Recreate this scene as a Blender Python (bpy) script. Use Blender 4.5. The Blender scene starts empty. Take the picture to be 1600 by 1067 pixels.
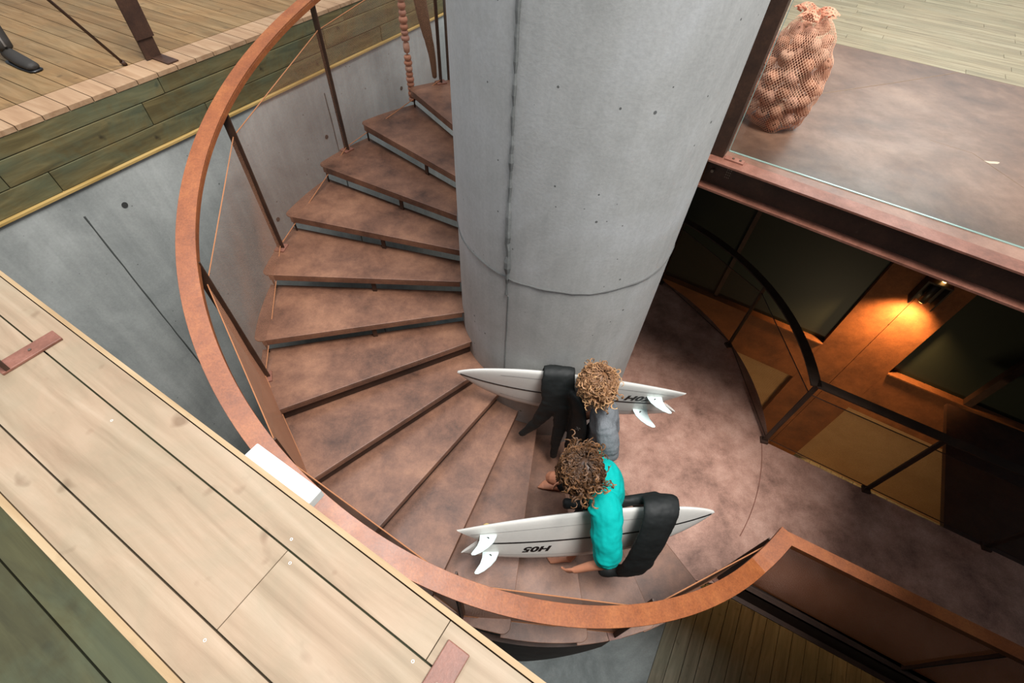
import bpy, bmesh, math, random
from mathutils import Vector, Matrix
R = math.radians
S = bpy.context.scene
C = S.collection
# ------------------------------------------------------------------ camera
CAM = Vector((-0.3311, -2.8908, 4.275))
PITCH, ROLL, FPX = 0.8886, 0.0683, 736.63
cp, sp, cr, sr = math.cos(PITCH), math.sin(PITCH), math.cos(ROLL), math.sin(ROLL)
FWD = Vector((0, cp, -sp)); UP0 = Vector((0, sp, cp)); RT0 = Vector((1, 0, 0))
RT = cr * RT0 + sr * UP0; UP = -sr * RT0 + cr * UP0
cd = bpy.data.cameras.new('camera'); cam = bpy.data.objects.new('camera', cd); C.objects.link(cam)
cd.sensor_width = 36; cd.lens = FPX / 1600 * 36; cd.clip_start = 0.05; cd.clip_end = 60
m = Matrix((RT, UP, -FWD)).transposed().to_4x4(); m.translation = CAM
cam.matrix_world = m
S.camera = cam
# ------------------------------------------------------------------ world, lights, exposure
w = bpy.data.worlds.new('world'); S.world = w; w.use_nodes = True
bg = w.node_tree.nodes['Background']; bg.inputs[0].default_value = (0.80, 0.90, 1.0, 1); bg.inputs[1].default_value = 0.36
def area(name, loc, target, size, power, col, sy=None):
    l = bpy.data.lights.new(name, 'AREA'); l.energy = power; l.color = col; l.size = size
    if sy: l.shape = 'RECTANGLE'; l.size_y = sy
    o = bpy.data.objects.new(name, l); C.objects.link(o); o.location = loc
    o.rotation_euler = (Vector(target) - Vector(loc)).to_track_quat('-Z', 'Y').to_euler(); return o
area('skylight', (2.5, -3.2, 13.5), (0.4, -1.0, 0.5), 4.4, 2050, (1.0, 0.972, 0.94))
area('left_skylight', (-2.8, 0.2, 8.6), (-1.0, -1.0, 2.0), 3.0, 160, (0.94, 0.97, 1.0))
area('upper_hall_daylight', (5.5, 4.5, 6.5), (2.5, 2.0, 2.7), 2.5, 130, (0.93, 0.97, 1.0))
area('low_void_fill', (2.9, -1.3, -1.5), (3.9, 1.6, -1.9), 0.6, 20, (1.0, 0.74, 0.44), 0.3)  # fill light added below the landing to brighten the tan wall
S.view_settings.view_transform = 'Standard'; S.view_settings.look = 'None'
S.view_settings.exposure = 0.30; S.view_settings.gamma = 1.0; S.view_settings.use_curve_mapping = False
try:
    S.cycles.max_bounces = 8; S.cycles.transparent_max_bounces = 16; S.cycles.caustics_reflective = False; S.cycles.caustics_refractive = False
except Exception: pass

# ------------------------------------------------------------------ helpers
def s2l(c): return tuple(((x / 255 / 12.92) if x / 255 <= 0.04045 else ((x / 255 + 0.055) / 1.055) ** 2.4) for x in c) + (1,)
class NT:
    def __init__(s, name):
        s.m = bpy.data.materials.new(name); s.m.use_nodes = True; s.t = s.m.node_tree
        s.b = s.t.nodes['Principled BSDF']; s.out = s.t.nodes['Material Output']
    def n(s, ty, **k):
        x = s.t.nodes.new(ty)
        for a, v in k.items():
            if a.startswith('i_'):
                key = a[2:]; key = int(key) if key.isdigit() else key.replace('_', ' ')
                x.inputs[key].default_value = v
            else: setattr(x, a, v)
        return x
    def l(s, a, b): s.t.links.new(a, b)
    def coord(s, scale=(1, 1, 1), rot=(0, 0, 0)):
        c = s.n('ShaderNodeTexCoord'); mr = s.n('ShaderNodeMapping'); mr.inputs['Rotation'].default_value = rot; s.l(c.outputs['Object'], mr.inputs[0])
        mp = s.n('ShaderNodeMapping'); mp.inputs['Scale'].default_value = scale; s.l(mr.outputs[0], mp.inputs[0]); return mp.outputs[0]
    def noise(s, vec, scale, detail=6, rough=.6, dist=0):
        x = s.n('ShaderNodeTexNoise'); x.inputs['Scale'].default_value = scale; x.inputs['Detail'].default_value = detail
        x.inputs['Roughness'].default_value = rough; x.inputs['Distortion'].default_value = dist; s.l(vec, x.inputs['Vector']); return x.outputs['Fac']
    def ramp(s, fac, stops):
        x = s.n('ShaderNodeValToRGB'); e = x.color_ramp.elements
        e[0].position, e[0].color = stops[0]; e[1].position, e[1].color = stops[-1]
        for p, c in stops[1:-1]:
            q = e.new(p); q.color = c
        s.l(fac, x.inputs[0]); return x.outputs[0]
    def mix(s, fac, a, b, mode='MIX'):
        x = s.n('ShaderNodeMix', data_type='RGBA', blend_type=mode)
        for v, i in ((fac, 0), (a, 6), (b, 7)):
            if isinstance(v, (int, float, tuple)): x.inputs[i].default_value = v
            else: s.l(v, x.inputs[i])
        return x.outputs[2]
    def bump(s, h, st=.2, d=.01):
        x = s.n('ShaderNodeBump'); x.inputs['Strength'].default_value = st; x.inputs['Distance'].default_value = d
        s.l(h, x.inputs['Height']); s.l(x.outputs[0], s.b.inputs['Normal'])
    def set(s, rough=.5, metal=0, spec=.5, col=None):
        s.b.inputs['Roughness'].default_value = rough; s.b.inputs['Metallic'].default_value = metal
        s.b.inputs['Specular IOR Level'].default_value = spec
        if col is not None:
            if isinstance(col, tuple): s.b.inputs['Base Color'].default_value = col
            else: s.l(col, s.b.inputs['Base Color'])
        return s.m

def rust(name, lo, mid, hi, rough=.5, scale=1.6, spec=.5, speck=.25):
    t = NT(name); v = t.coord()
    a = t.noise(v, scale * 1.25, 12, .74, .12); c = t.ramp(a, [(.30, s2l(lo)), (.5, s2l(mid)), (.72, s2l(hi))])
    g = t.noise(v, 90, 3, .7); gg = t.ramp(g, [(.3, (.55, .55, .55, 1)), (.7, (1.25, 1.25, 1.25, 1))])
    c = t.mix(speck * 1.4, c, gg, 'MULTIPLY')
    vs = t.coord((1, 9, 1), (0, 0, .5)); sc = t.noise(vs, 7, 10, .8, 1.5); scr = t.ramp(sc, [(.62, (0, 0, 0, 1)), (.76, (1, 1, 1, 1))])
    q = t.n('ShaderNodeMath', operation='MULTIPLY'); t.l(scr, q.inputs[0]); q.inputs[1].default_value = .3
    c = t.mix(q.outputs[0], c, s2l((205, 170, 150)))
    b = t.noise(v, 4, 5, .6); rr = t.n('ShaderNodeMapRange'); t.l(b, rr.inputs[0]); rr.inputs[3].default_value = rough - .1; rr.inputs[4].default_value = rough + .14
    t.l(rr.outputs[0], t.b.inputs['Roughness']); t.bump(g, .12, .004)
    mm = t.set(rough, 0, spec, c); t.l(rr.outputs[0], t.b.inputs['Roughness']); return mm

def concrete(name, base, dark, lite, vstreak=0, pits=.5, rough=.8):
    t = NT(name); v = t.coord()
    a = t.noise(v, 1.3, 8, .65, .4); c = t.ramp(a, [(.3, s2l(dark)), (.5, s2l(base)), (.72, s2l(lite))])
    f = t.noise(v, 60, 4, .6); c = t.mix(.22, c, t.ramp(f, [(.3, (.6, .6, .6, 1)), (.7, (1.2, 1.2, 1.2, 1))]), 'MULTIPLY')
    if vstreak:
        s_ = t.noise(t.coord((7, 7, .35)), 2.2, 6, .6); c = t.mix(vstreak, c, t.ramp(s_, [(.3, (.62, .64, .64, 1)), (.65, (1.12, 1.12, 1.1, 1))]), 'MULTIPLY')
    vo = t.n('ShaderNodeTexVoronoi', feature='F1'); vo.inputs['Scale'].default_value = 13; vo.inputs['Randomness'].default_value = 1; t.l(v, vo.inputs['Vector'])
    mask = t.noise(v, 5, 2, .5); mr = t.n('ShaderNodeMapRange'); t.l(mask, mr.inputs[0]); mr.inputs[1].default_value = .42; mr.inputs[2].default_value = .7; mr.inputs[3].default_value = .0; mr.inputs[4].default_value = .12
    lt = t.n('ShaderNodeMath', operation='LESS_THAN'); t.l(vo.outputs['Distance'], lt.inputs[0]); t.l(mr.outputs[0], lt.inputs[1])
    q = t.n('ShaderNodeMath', operation='MULTIPLY'); t.l(lt.outputs[0], q.inputs[0]); q.inputs[1].default_value = pits
    c = t.mix(q.outputs[0], c, s2l((70, 72, 70)))
    t.bump(f, .15, .004); return t.set(rough, 0, .3, c)

def wood(name, cols, grain_dir=(1, 12, 12), rot=0, rough=.6, green=0, knots=.5, scale=1.6, isl=.25):
    t = NT(name); v = t.coord(grain_dir, (0, 0, rot)); g0 = t.n('ShaderNodeNewGeometry')
    ad = t.n('ShaderNodeVectorMath', operation='ADD'); t.l(v, ad.inputs[0])
    cmb = t.n('ShaderNodeCombineXYZ'); mu = t.n('ShaderNodeMath', operation='MULTIPLY'); t.l(g0.outputs['Random Per Island'], mu.inputs[0]); mu.inputs[1].default_value = 37
    t.l(mu.outputs[0], cmb.inputs[0]); t.l(mu.outputs[0], cmb.inputs[1]); t.l(cmb.outputs[0], ad.inputs[1]); v = ad.outputs[0]
    a = t.noise(v, scale, 8, .6, .8); c = t.ramp(a, [(.28, s2l(cols[0])), (.5, s2l(cols[1])), (.72, s2l(cols[2]))])
    r = t.n('ShaderNodeMapRange'); t.l(g0.outputs['Random Per Island'], r.inputs[0]); r.inputs[3].default_value = 1 - isl; r.inputs[4].default_value = 1 + isl
    cc = t.n('ShaderNodeCombineColor'); [t.l(r.outputs[0], cc.inputs[i]) for i in range(3)]
    c = t.mix(1.0, c, cc.outputs[0], 'MULTIPLY')
    v2 = t.coord()
    k = t.noise(v2, 7, 2, .5, .2); km = t.ramp(k, [(.66, (0, 0, 0, 1)), (.74, (1, 1, 1, 1))])
    q = t.n('ShaderNodeMath', operation='MULTIPLY'); t.l(km, q.inputs[0]); q.inputs[1].default_value = knots; c = t.mix(q.outputs[0], c, s2l(cols[3]))
    if green:
        k = t.noise(v2, 2.2, 5, .7, .5); km = t.ramp(k, [(.42, (0, 0, 0, 1)), (.6, (1, 1, 1, 1))])
        q = t.n('ShaderNodeMath', operation='MULTIPLY'); t.l(km, q.inputs[0]); q.inputs[1].default_value = green; c = t.mix(q.outputs[0], c, s2l((92, 112, 92)))
    f = t.noise(t.coord(tuple(x * 3 for x in grain_dir), (0, 0, rot)), 6, 4, .6); t.bump(f, .12, .004)
    return t.set(rough, 0, .35, c)

def plain(name, rgb, rough=.5, metal=0, spec=.5, nz=0, sc=30):
    t = NT(name); c = s2l(rgb); v = t.coord(); f = t.noise(v, sc, 4, .6)
    k = nz if nz else .06
    col = t.mix(k, c, t.ramp(f, [(.3, (.5, .5, .5, 1)), (.7, (1.3, 1.3, 1.3, 1))]), 'MULTIPLY')
    if nz: t.bump(f, .1, .003)
    return t.set(rough, metal, spec, col)

def netting(name, rgb, cell=150, cover=.45, edge=.95):
    """woven net: clear holes between threads, closing up when seen edge on as real threads do"""
    t = NT(name); uv = t.n('ShaderNodeTexCoord'); mp = t.n('ShaderNodeMapping'); mp.inputs['Rotation'].default_value = (0, 0, R(45)); t.l(uv.outputs['UV'], mp.inputs[0])
    sx = t.n('ShaderNodeSeparateXYZ'); t.l(mp.outputs[0], sx.inputs[0]); mx = None
    for i in (0, 1):
        a = t.n('ShaderNodeMath', operation='MULTIPLY'); t.l(sx.outputs[i], a.inputs[0]); a.inputs[1].default_value = cell
        f = t.n('ShaderNodeMath', operation='FRACT'); t.l(a.outputs[0], f.inputs[0])
        if mx is None: mx = f.outputs[0]
        else:
            q = t.n('ShaderNodeMath', operation='MINIMUM'); t.l(mx, q.inputs[0]); t.l(f.outputs[0], q.inputs[1]); mx = q.outputs[0]
    lw = t.n('ShaderNodeLayerWeight'); lw.inputs[0].default_value = .5
    mr = t.n('ShaderNodeMapRange'); t.l(lw.outputs['Facing'], mr.inputs[0]); mr.inputs[1].default_value = .6; mr.inputs[2].default_value = 1.0
    mr.inputs[3].default_value = 1 - math.sqrt(1 - cover); mr.inputs[4].default_value = edge
    lt = t.n('ShaderNodeMath', operation='LESS_THAN'); t.l(mx, lt.inputs[0]); t.l(mr.outputs[0], lt.inputs[1])
    t.set(.7, 0, .2, s2l(rgb)); tr = t.n('ShaderNodeBsdfTransparent'); ms = t.n('ShaderNodeMixShader')
    t.l(lt.outputs[0], ms.inputs[0]); t.l(tr.outputs[0], ms.inputs[1]); t.l(t.b.outputs[0], ms.inputs[2]); t.l(ms.outputs[0], t.out.inputs[0])
    return t.m

def glass(name, tint=(.93, .97, .95, 1), gloss=.6):
    t = NT(name); tr = t.n('ShaderNodeBsdfTransparent'); tr.inputs[0].default_value = tint
    gl = t.n('ShaderNodeBsdfGlossy'); gl.inputs['Roughness'].default_value = .02
    fr = t.n('ShaderNodeFresnel'); fr.inputs[0].default_value = 1.45; q = t.n('ShaderNodeMath', operation='MULTIPLY'); t.l(fr.outputs[0], q.inputs[0]); q.inputs[1].default_value = gloss
    ms = t.n('ShaderNodeMixShader'); t.l(q.outputs[0], ms.inputs[0]); t.l(tr.outputs[0], ms.inputs[1]); t.l(gl.outputs[0], ms.inputs[2]); t.l(ms.outputs[0], t.out.inputs[0]); return t.m

M = {}
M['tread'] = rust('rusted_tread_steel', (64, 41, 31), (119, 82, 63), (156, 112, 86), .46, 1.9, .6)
M['landing'] = rust('worn_landing_steel', (104, 71, 58), (165, 124, 107), (200, 160, 142), .5, 2.2, .6, .35)
M['rail'] = rust('corten_rail', (118, 64, 34), (146, 82, 44), (172, 104, 56), .42, 3.0, .6, .4)
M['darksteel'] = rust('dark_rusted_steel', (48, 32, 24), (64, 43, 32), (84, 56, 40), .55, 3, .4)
M['darkrail'] = rust('dark_rail_steel', (42, 31, 24), (58, 43, 33), (80, 58, 42), .5, 3, .5)
M['post'] = rust('brown_post_steel', (46, 30, 23), (64, 43, 32), (84, 57, 41), .5, 4, .4)
M['beam'] = rust('beam_steel', (92, 56, 42), (128, 82, 66), (160, 112, 96), .48, 2.5, .6)
M['upperfloor'] = rust('upper_floor_steel', (80, 53, 43), (122, 88, 72), (158, 122, 104), .42, 1.1, .6, .1)
M['facade'] = rust('orange_facade_steel', (86, 52, 30), (116, 70, 40), (142, 88, 50), .7, 2.5, .25)
M['column'] = concrete('column_concrete', (186, 186, 183), (168, 168, 165), (201, 202, 202), .18, .8)
M['wallconc'] = concrete('wall_concrete', (160, 163, 160), (138, 142, 140), (182, 185, 182), .3, .7)
M['grayfloor'] = concrete('lower_floor_concrete', (128, 136, 136), (88, 96, 98), (168, 178, 178), 0, .3)
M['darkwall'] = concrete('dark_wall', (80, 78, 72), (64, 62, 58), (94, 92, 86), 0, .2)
M['tanwall'] = concrete('tan_plaster', (176, 138, 96), (160, 122, 84), (190, 152, 110), 0, .1)
M['neardeck'] = wood('pine_deck_boards', [(136, 114, 92), (156, 134, 111), (170, 149, 127), (104, 76, 54)], (1, 14, 14), R(29), .55, .16, .6, 1.0, .05)
M['nearedge'] = wood('pine_edge_board', [(150, 122, 88), (166, 140, 106), (178, 156, 124), (120, 94, 66)], (1, 9, 9), R(29), .6, 0, .3, 1.5, .05)
M['farfloor'] = wood('upper_plank_floor', [(122, 104, 84), (150, 130, 104), (172, 154, 130), (96, 78, 60)], (1, 14, 14), R(30), .5, .1, .4, 1.4, .12)
M['leftdeck'] = wood('left_deck_boards', [(104, 78, 48), (130, 100, 64), (150, 120, 84), (74, 52, 32)], (1, 9, 9), R(26), .6, .12, .55, 1.6, .12)
M['leftedge'] = wood('left_edge_boards', [(140, 108, 80), (160, 128, 98), (174, 144, 114), (100, 74, 50)], (1, 9, 9), R(26), .55, 0, .4, 1.6, .08)
M['timber'] = wood('treated_timber', [(58, 50, 30), (82, 72, 44), (104, 92, 60), (40, 33, 22)], (1, 8, 8), R(-64), .7, .32, .8, 2.2, .3)
M['batten'] = wood('yellow_batten', [(150, 120, 66), (176, 146, 88), (190, 160, 104), (120, 90, 50)], (1, 8, 8), R(-64), .6, 0, .3, 2, .1)
M['lowdeck'] = wood('lower_plank_floor', [(116, 110, 92), (138, 132, 112), (156, 150, 130), (84, 76, 60)], (1, 10, 10), R(-63), .65, .2, .4, 1.6, .12)
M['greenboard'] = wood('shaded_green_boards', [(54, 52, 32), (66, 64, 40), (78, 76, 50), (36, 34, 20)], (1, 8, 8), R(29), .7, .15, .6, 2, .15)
M['netrail'] = netting('rust_brown_net', (206, 150, 118), 120, .17, .8)
M['netbag'] = netting('peach_net', (240, 178, 150), 16, .34, .9)
M['netpanel'] = netting('brown_mesh', (214, 130, 78), 120, .74)
M['netdark'] = netting('dark_mesh', (96, 66, 42), 120, .30)
M['rope'] = plain('tan_rope', (176, 120, 84), .8, 0, .2, .3, 200)
M['float'] = None
M['white'] = plain('white_plastic', (226, 230, 228), .4)
M['black'] = plain('black_neoprene', (26, 29, 29), .62, 0, .35, .25, 60)
M['boardw'] = plain('board_white', (222, 220, 214), .25, 0, .55)
M['ink'] = plain('black_ink', (18, 18, 20), .4)
M['pin'] = plain('grey_pinline', (158, 156, 154), .4)
M['fin'] = plain('white_fin', (214, 232, 230), .35)
M['yellow'] = plain('yellow_pad', (236, 206, 130), .5)
M['skin'] = plain('skin', (198, 134, 104), .5, 0, .4, .12, 25)
M['teal'] = plain('teal_cotton', (0, 172, 165), .8, 0, .2, .15, 140)
M['grey'] = plain('grey_marl', (118, 122, 126), .85, 0, .2, .5, 160)
M['blackcloth'] = plain('black_cloth', (24, 26, 26), .85, 0, .2, .2, 140)
M['gold'] = plain('gold_ring', (222, 160, 84), .3, .8)
M['bolt'] = plain('bolt_steel', (120, 104, 92), .4, .6)
M['glass'] = glass('clear_glass')
M['glassedge'] = plain('glass_edge', (176, 206, 196), .2, 0, .7)
M['darkglass'] = plain('dark_window_glass', (44, 48, 40), .45, 0, .2)
M['lampbody'] = plain('lamp_body', (46, 38, 30), .45, .3)
M['shoe'] = plain('dark_shoe', (44, 40, 36), .7)
def emis(name, rgb, st):
    t = NT(name); t.b.inputs['Emission Color'].default_value = s2l(rgb); t.b.inputs['Emission Strength'].default_value = st; return t.set(.5, 0, .5, s2l(rgb))
M['bulb'] = emis('warm_bulb', (255, 190, 110), 14)
t = NT('terracotta_float'); oi = t.n('ShaderNodeObjectInfo'); v = t.coord(); a = t.noise(v, 12, 5, .6)
c = t.ramp(oi.outputs['Random'], [(0, s2l((176, 112, 84))), (.35, s2l((202, 140, 112))), (.7, s2l((190, 138, 120))), (1, s2l((222, 176, 150)))])
c = t.mix(.4, c, t.ramp(a, [(.3, (.6, .6, .6, 1)), (.7, (1.2, 1.2, 1.2, 1))]), 'MULTIPLY'); M['float'] = t.set(.7, 0, .3, c)

def link(name, bm, mat, parent=None, smooth=False):
    me = bpy.data.meshes.new(name); bm.normal_update(); bm.to_mesh(me); bm.free()
    if isinstance(mat, (list, tuple)): [me.materials.append(x) for x in mat]
    elif mat: me.materials.append(mat)
    if smooth: me.polygons.foreach_set('use_smooth', [True] * len(me.polygons))
    o = bpy.data.objects.new(name, me); C.objects.link(o)
    if parent: o.parent = parent
    return o
def recenter(o, p):
    """puts the origin of a world-space mesh at p"""
    p = Vector(p); o.data.transform(Matrix.Translation(-p)); o.location = p; return o
def empty(name, label, cat, loc=(0, 0, 0), group=None):
    o = bpy.data.objects.new(name, None); C.objects.link(o); o.location = loc; o.empty_display_size = .1
    o['label'] = label; o['category'] = cat
    if group: o['group'] = group
    return o
def tag(o, label, cat, group=None):
    o['label'] = label; o['category'] = cat
    if group: o['group'] = group
    return o
def struct(name, bm, mat, label, cat, smooth=False):
    o = link(name, bm, mat, None, smooth); o['kind'] = 'structure'; o['label'] = label; o['category'] = cat; return o
def kid(name, bm, mat, par, smooth=False, label=None):
    """world-space mesh made a child of par (an Empty moved to its place)"""
    o = link(name, bm, mat, None, smooth); o.data.transform(Matrix.Translation(-base_loc(par))); o.parent = par
    if label: o['label'] = label
    return o
def base_loc(p):
    v = Vector(p.location)
    while p.parent: p = p.parent; v += p.location
    return v
def prism(bm, poly, z0, z1):
    """poly: ccw xy list"""
    a = [bm.verts.new((x, y, z0)) for x, y in poly]; b = [bm.verts.new((x, y, z1)) for x, y in poly]; n = len(poly)
    bm.faces.new(b); bm.faces.new(a[::-1])
    for i in range(n): bm.faces.new((a[i], a[(i + 1) % n], b[(i + 1) % n], b[i]))
def obox(bm, o, ax, ay, az):
    """box from corner o with edge vectors"""
    o, ax, ay, az = map(Vector, (o, ax, ay, az)); vs = [bm.verts.new(o + ax * i + ay * j + az * k) for k in (0, 1) for j in (0, 1) for i in (0, 1)]
    for f in ((0, 2, 3, 1), (4, 5, 7, 6), (0, 1, 5, 4), (2, 6, 7, 3), (0, 4, 6, 2), (1, 3, 7, 5)): bm.faces.new([vs[i] for i in f])
def cbox(bm, c, ax, ay, az): c, ax, ay, az = map(Vector, (c, ax, ay, az)); obox(bm, c - ax / 2 - ay / 2 - az / 2, ax, ay, az)
def frame(d, ref=(0, 0, 1)):
    d = Vector(d).normalized(); ref = Vector(ref)
    if abs(d.dot(ref)) > .97: ref = Vector((1, 0, 0))
    x = d.cross(ref).normalized(); return x, x.cross(d).normalized()
def tube(bm, pts, rad, n=8, ref=(0, 0, 1), flat=1.0, cap=True):
    pts = [Vector(p) for p in pts]; rad = rad if isinstance(rad, (list, tuple)) else [rad] * len(pts); rings = []
    px = None
    for i, p in enumerate(pts):
        d = pts[min(i + 1, len(pts) - 1)] - pts[max(i - 1, 0)]
        x, y = frame(d, ref)
        if px is not None:
            y2 = (y - 0 * y); 
            if x.dot(px) < 0: x, y = -x, -y
        px = x; r = rad[i]; rx, ry = (r if isinstance(r, (tuple, list)) else (r, r * flat))
        rings.append([bm.verts.new(p + x * math.cos(2 * math.pi * k / n) * rx + y * math.sin(2 * math.pi * k / n) * ry) for k in range(n)])
    for a, b in zip(rings, rings[1:]):
        for k in range(n): bm.faces.new((a[k], a[(k + 1) % n], b[(k + 1) % n], b[k]))
    if cap: bm.faces.new(rings[0][::-1]); bm.faces.new(rings[-1])
    return rings
def smooth_pts(pts, rad, sub=4):
    P = [Vector(p) for p in pts]; out = []; ro = []
    rr = [(r if isinstance(r, (tuple, list)) else (r, r)) for r in rad]
    for i in range(len(P) - 1):
        a, b, c, d = P[max(i - 1, 0)], P[i], P[i + 1], P[min(i + 2, len(P) - 1)]
        for k in range(sub):
            t = k / sub; out.append(.5 * ((2 * b) + (c - a) * t + (2 * a - 5 * b + 4 * c - d) * t * t + (-a + 3 * b - 3 * c + d) * t ** 3))
            ro.append(tuple(rr[i][j] * (1 - t) + rr[i + 1][j] * t for j in (0, 1)))
    out.append(P[-1]); ro.append(rr[-1]); return out, ro
def limb(bm, pts, rad, n=12, ref=(0, 0, 1), sub=4):
    a, b = smooth_pts(pts, rad, sub); a = [a[0] - (a[1] - a[0]).normalized() * b[0][0] * .45] + a + [a[-1] + (a[-1] - a[-2]).normalized() * b[-1][0] * .45]
    b = [(b[0][0] * .5, b[0][1] * .5)] + b + [(b[-1][0] * .5, b[-1][1] * .5)]; tube(bm, a, b, n, ref)
def ball(bm, c, r, seg=16, rot=None):
    r = r if isinstance(r, (tuple, list)) else (r, r, r)
    mm = Matrix.Translation(c) @ (rot.to_matrix().to_4x4() if rot else Matrix()) @ Matrix.Diagonal((*r, 1)); bmesh.ops.create_uvsphere(bm, u_segments=seg, v_segments=seg // 2 + 2, radius=1, matrix=mm)
def bevel(o, w=.003, seg=2):
    b = o.modifiers.new('bevel', 'BEVEL'); b.width = w; b.segments = seg; b.limit_method = 'ANGLE'; b.angle_limit = R(40); return o
def P2(r, a): return (r * math.cos(a), r * math.sin(a))
def U(a): return Vector((math.cos(a), math.sin(a), 0))

# ------------------------------------------------------------------ constants of the stair
RC, RO, H = 0.7857, 2.4266, 0.17
TH0, DTH, EO = R(128.17), R(13.62), 0.0253
def th(i): return TH0 + DTH * i
def zt(i): return (13 - i) * H
TOP = 2.72; LOW = -2.72
D29 = U(R(-29)); N29 = U(R(61))         # along the near deck and facade / away from the viewer
# ================================================================== SETTING
# column
bm = bmesh.new(); n = 96
zs = [LOW, 6.2]; rs = [RC, RC]; rings = []
for z, r in zip(zs, rs): rings.append([bm.verts.new((*P2(r, 2 * math.pi * k / n), z)) for k in range(n)])
for a, b in zip(rings, rings[1:]):
    for k in range(n): bm.faces.new((a[k], a[(k + 1) % n], b[(k + 1) % n], b[k]))
bm.faces.new(rings[-1]); bm.faces.new(rings[0][::-1])
col = struct('column', bm, M['column'], 'huge round grey concrete column at the centre of the spiral staircase', 'column', True)
e = col.modifiers.new('e', 'EDGE_SPLIT'); e.split_angle = R(50)
# formwork seam of the column (slightly raised ragged bead)
bm = bmesh.new(); random.seed(3)
a0 = math.atan2(-.682, -.40)
pts = []
for k in range(90):
    z = 2.05 + k * .047; pts.append((*P2(RC + .001, a0 + random.uniform(-.003, .003) + (.012 if z < 2.45 else 0)), z))
tube(bm, pts, [random.uniform(.006, .016) * (1.6 if 2.2 < p[2] < 2.7 else 1) for p in pts], 6)
pts = [(*P2(RC + .0005, a0 + .03 + random.uniform(-.002, .002)), .9 + k * .06) for k in range(20)]; tube(bm, pts, .005, 6)
seam = link('formwork_seam', bm, concrete('seam_concrete', (118, 120, 118), (88, 90, 88), (150, 152, 150), 0, .9), col)
seam['label'] = 'rough dark vertical formwork seam'
bm = bmesh.new(); pts = [(*P2(RC + .001, 2 * math.pi * k / 90), 2.2 + .012 * math.sin(k * .7) * random.random()) for k in range(91)]
tube(bm, pts, [.0035 + .004 * random.random() for _ in pts], 5, cap=False)
link('casting_joint', bm, plain('joint_line', (98, 98, 96), .8), col)['label'] = 'dark ring where two casts meet'

# landing: ring sector plus corridor
G1 = Vector((2.32, -.51, 0)); G2 = Vector((3.75, -1.27, 0)); L1 = Vector((1.69, -1.80, 0)); L2 = Vector((2.82, -2.38, 0))
dg = (G2 - G1).normalized(); dl = (L2 - L1).normalized()
a_s, a_e = th(13) - 2 * math.pi + .002, R(62)
poly = [P2(RC - .01, a_e - (a_e - a_s) * k / 20) for k in range(21)]
c_, s_ = math.cos(th(13)), math.sin(th(13)); poly[-1] = (RC * c_ - EO * s_, RC * s_ + EO * c_)
poly += [(2.3 * c_ - EO * s_, 2.3 * s_ + EO * c_), P2(2.44, R(-50.5)), P2(2.44, R(-49)), tuple((L1 + dl * .1)[:2]), tuple((L1 + dl * 6.5)[:2]), tuple((G1 + dg * 6.5)[:2]), tuple(G2[:2]), tuple(G1[:2])]
poly += [P2(2.41, R(-12) + (a_e - R(-12)) * k / 24) for k in range(25)]
bm = bmesh.new(); prism(bm, poly, -.05, 0); land = struct('floor_landing', bm, M['landing'], 'brown rusted steel landing floor where the stair arrives', 'floor')
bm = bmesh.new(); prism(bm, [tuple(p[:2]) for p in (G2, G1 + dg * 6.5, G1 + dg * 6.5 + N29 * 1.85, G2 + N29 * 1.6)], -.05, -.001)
struct('floor_platform_painted_shade', bm, M['darksteel'], 'steel platform beyond the stair void, right, shade put into its dark colour', 'floor')  # landing-level floor; shade under the upper floor is painted as darker steel
bm = bmesh.new()
arc = [(*P2(2.34, R(-39 + 26 * k / 20)), .0015) for k in range(21)]; tube(bm, arc, .004, 5)
link('weld_seam', bm, M['beam'], land)
# stair flight below the landing edge: curved stringer
bm = bmesh.new(); n = 26; va = []
for k in range(n + 1):
    f = k / n; a = R(-112) + f * R(36.5); zl = -.06 - 1.12 * math.sin(min(1, f * 1.0) * math.pi) ** .8 * (1 if f < .6 else 1) ; zl = min(zl, -.25)
    if f > .6: zl = -1.15 + (f - .6) / .4 * .72
    else: zl = -.35 - .82 * min(1, f / .5)
    va.append([bm.verts.new((*P2(r, a), z)) for r, z in ((2.41, -.03), (2.41, zl), (2.37, zl), (2.37, -.03))])
for a, b in zip(va, va[1:]):
    for k in range(4): bm.faces.new((a[k], a[(k + 1) % 4], b[(k + 1) % 4], b[k]))
bm.faces.new(va[0][::-1]); bm.faces.new(va[-1])
struct('stair_stringer', bm, M['darksteel'], 'dark curved steel plate hanging under the lowest treads', 'stringer')

# lower storey floors
EW = U(R(63)); q0 = Vector((1.91, -1.77, 0))
bm = bmesh.new(); pr = Vector((EW.y, -EW.x, 0))
a = q0 - EW * 3; b = q0 + EW * 7
prism(bm, [tuple((a - pr * 7)[:2]), tuple(a[:2]), tuple(b[:2]), tuple((b - pr * 7)[:2])], LOW - .1, LOW)
struct('floor_lower_concrete', bm, M['grayfloor'], 'mottled grey concrete floor far below the stair', 'floor')
bm = bmesh.new()
for k in range(46):
    o = a + pr * (k * .165 + .004); obox(bm, (o.x, o.y, LOW - .06), pr * .158, EW * 10, (0, 0, .06 if k != 0 else .063))
struct('floor_lower_planks', bm, M['lowdeck'], 'weathered grey-brown plank floor one storey below, at the bottom edge', 'floor')
bm = bmesh.new(); prism(bm, [tuple((a)[:2]), tuple((a + pr * 7.6)[:2]), tuple((b + pr * 7.6)[:2]), tuple(b[:2])], LOW - .12, LOW - .065)
struct('floor_lower_base', bm, M['darkwall'], 'dark base under the lower plank floor', 'floor')

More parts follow.
